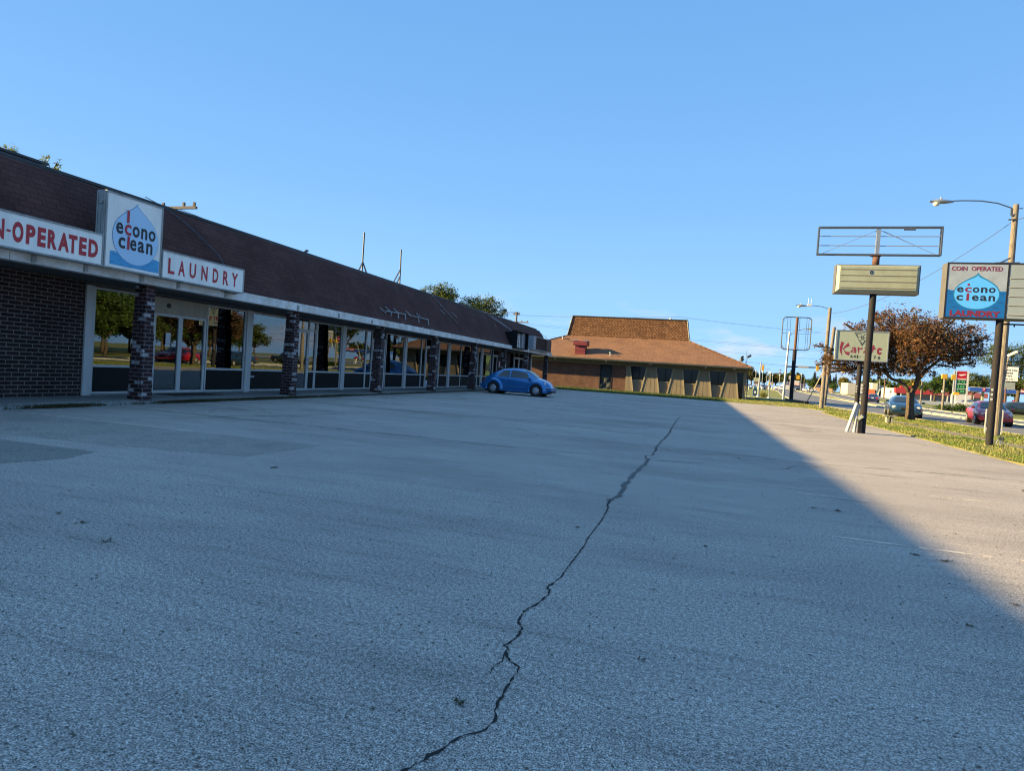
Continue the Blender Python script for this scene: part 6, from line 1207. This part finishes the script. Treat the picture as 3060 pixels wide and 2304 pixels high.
mb = MB(); mb.lathe([(0, -.05), (1.1, -.05), (1.1, .05), (0, .05)], (51.5, 215, 1.9), 'y', 20); o = mb.build('round_sign', 'orange'); tag(o, 'round orange sign standing low in the grass', 'sign'); mb = MB(); mb.box(51.3, 51.6, 215.1, 215.2, .5, 1.0); mb.build('post', 'storewhite', o)
mb = MB(); mb.tube([(52.8, 214, .5), (53.7, 214, 3.0)], .2, 6); tag(mb.build('slanted_post', 'cream'), 'slanted yellow post leaning beside the orange round sign', 'post')
bld('white_container', 'row of white storage containers left of the fuel canopy', [('body', 61.9, 65.85, 180, 183, .45, 2.8, 'whitepaint'), ('base', 61.95, 65.8, 180.1, 182.9, .3, .449, 'kick')], 'container')
# fuel station canopy, price sign
s = bld('fuel_canopy', 'long flat blue fuel station canopy with a lit band and cream columns', [('deck', 54.0, 68, 150, 157, 3.45, 4.3, 'gasblue'), ('underside', 54.05, 67.95, 150.05, 156.95, 3.40, 3.449, 'whitepaint'), ('column', 57.0, 57.4, 152, 152.4, .1, 3.4, 'cream'), ('column', 61.0, 61.4, 152, 152.4, .1, 3.4, 'cream'), ('red_panel', 62.4, 66, 149.95, 149.99, 3.7, 4.5, 'gasred'), ('flare_panel', 56.3, 56.75, 149.95, 149.99, 3.55, 4.2, 'gasred')], 'canopy')
mb = MB(); letters(mb, 'Get Go', 62.55, 64.8, 3.85, 4.3, 'y', 149.94, .03); letters(mb, '76'[:1], 56.42, 56.62, 3.7, 4.05, 'y', 149.94, .05); mb.build('lettering', 'swhite', s)
mb = MB(); mb.box(54, 68, 149.96, 149.985, 4.24, 4.3); mb.build('white_edge', 'swhite', s)
for x, l in ((60.0, 'left red and white fuel pump under the canopy'), (62.6, 'right red and white fuel pump under the canopy')):
    s = thing('fuel_pump', l, 'fuel pump', (x, 151.2, .2), 'fuel pumps'); mb = MB(); mb.box(x-.35, x+.35, 151, 151.5, .1, 1.5); mb.build('cabinet', 'whitepaint', s); mb = MB(); mb.prism([(x-.55, 1.5), (x+.55, 1.5), (x+.35, 2.0), (x-.35, 2.1)], 'y', 150.9, 151.6); mb.build('hood', 'gasred', s)
s = thing('fuel_price_sign', 'tall fuel price sign with a red top above three green price panels', 'price sign', (34.5, 99, 0))
mb = MB(); mb.box(33.72, 33.95, 98.9, 99.1, 0, 5.3); mb.box(35.22, 35.42, 98.9, 99.1, 0, 5.4); mb.build('post', 'whitepaint', s)
mb = MB(); mb.box(33.98, 35.18, 98.95, 99.1, 2.25, 5.4); mb.build('panel', 'whitepaint', s)
mb = MB(); mb.box(34.02, 35.14, 98.93, 98.95, 4.2, 5.36); mb.build('red_panel', 'gasred', s)
mb = MB(); mb.prism([(34.15, 4.86), (35.05, 4.98), (35.0, 4.9), (34.5, 4.72)], 'y', 98.92, 98.93); mb.box(34.1, 35.1, 98.92, 98.93, 4.28, 4.34); mb.build('emblem', 'swhite', s)
mb = MB()
for z0, z1 in ((3.68, 4.14), (2.98, 3.55), (2.30, 2.88)): mb.box(34.04, 35.14, 98.93, 98.95, z0, z1)
mb.build('price_panel', 'green', s)
mb = MB(); letters(mb, '2.75', 34.2, 35.0, 3.76, 4.05, 'y', 98.92, .0); letters(mb, '3.05', 34.12, 34.98, 3.06, 3.44, 'y', 98.92, .0); letters(mb, '3.99', 34.12, 34.98, 2.38, 2.76, 'y', 98.92, .0); mb.build('price_digits', 'digit', s)
s = thing('care_home_sign', 'white two part pole sign with dark lettering right of the dark sign pole', 'pole sign', (44.3, 110, 0))
mb = MB(); mb.tube([(44.25, 110, -.1), (44.2, 110, 3.6)], .11, 10); mb.build('pole', 'rustpole', s)
mb = MB(); mb.box(43.3, 45.6, 109.9, 110.3, 4.68, 6.9); mb.build('upper_box', 'signend', s); mb = MB(); mb.box(43.35, 45.55, 109.88, 109.9, 4.73, 6.85); mb.build('upper_face', 'signwhite', s)
mb = MB(); mb.box(43.45, 45.3, 109.9, 110.2, 3.57, 4.52); mb.build('letter_board', 'boardface', s)
mb = MB()
for k in range(5): mb.box(43.5, 45.25, 109.88, 109.9, 3.68+k*.18, 3.70+k*.18)
mb.build('letter_rail', 'boardline', s)
mb = MB()
for t_, a, b, c, d in (('Care Force One', 43.42, 45.4, 6.22, 6.52), ('Structured', 43.6, 44.95, 5.78, 6.08), ('Family Care', 43.55, 45.0, 5.33, 5.63), ('641-1411', 43.7, 45.1, 4.88, 5.12)): 
    if t_[0] == '6': letters(mb, '640-1411', a, b, c, d, 'y', 109.87, .01)
    elif t_[0] == 'C': letters(mb, 'Force One', 43.75, 45.4, c, d, 'y', 109.87, .03); letters(mb, 're', 43.45, 43.62, c, d-.08, 'y', 109.87, .03)
    elif t_[0] == 'S': letters(mb, 'uctured', 43.7, 44.85, c, d, 'y', 109.87, .03)
    else: letters(mb, 'ily Care', 43.6, 44.8, c-.05, d, 'y', 109.87, .03)
mb.build('lettering', 'sblack', s)
s = thing('slanting_floodlight_pole', 'slanting wooden floodlight pole with a boxy white lamp at the right', 'lamp pole', (17.8, 45, 0)); mb = MB(); mb.tube([(17.75, 45, -.1), (17.95, 45, 2.6), (18.1, 45, 4.35)], [.06, .05, .045], 8); mb.build('pole', 'polewood', s); mb = MB(); mb.bar((18.0, 44.9, 4.3), (18.45, 44.9, 4.58), .16, .12); mb.build('lamp_head', 'signwhite', s)
# far signs at the bend
s = thing('stacked_shop_signs', 'stacked orange, white and red shop signs far down the road', 'pole sign', (35, 250, .7)); mb = MB(); mb.box(34.6, 34.8, 250, 250.2, .6, 6.5); mb.build('pole', 'kick', s); mb = MB(); mb.box(35.0, 36.05, 249.8, 250, 5.0, 6.5); mb.build('orange_panel', 'signalyellow', s); mb = MB(); mb.box(33.9, 36.1, 249.8, 250, 3.75, 4.5); mb.build('white_panel', 'whitepaint', s); mb = MB(); mb.box(33.9, 36.1, 249.8, 250, 2.9, 3.65); mb.build('red_panel', 'pinkpaper', s); mb = MB(); mb.box(32.4, 33.3, 249.8, 250, 4.9, 6.2); mb.box(32.8, 33.0, 250, 250.1, .6, 4.9); mb.build('side_panel', 'storegrey', s)
s = thing('brown_white_sign', 'white over brown sign panel beside the pale signal post', 'sign', (12.7, 150, 0)); mb = MB(); mb.box(12.15, 13.4, 150, 150.15, 2.55, 3.35); mb.build('white_panel', 'cream', s); mb = MB(); mb.box(12.2, 13.4, 150, 150.15, 1.9, 2.5); mb.build('brown_panel', 'darkpole', s); mb = MB(); mb.box(12.5, 12.6, 150.15, 150.2, 0, 2.6); mb.build('post', 'galv', s)
# yellow guard rail posts by the sales lot
for i in range(8):
    x = 13.4+i*1.9; y = 178+i*9; g = gz(x, y); mb = MB(); mb.lathe([(.22, 0), (.22, .85), (.15, .95), (0, .97)], (x, y, g), 'z', 8); tag(mb.build('bollard', 'whitepaint' if i > 2 else 'cream'), 'pale round topped bollard along the edge of the sales lot', 'bollard', 'bollards edging the distant sales lot')
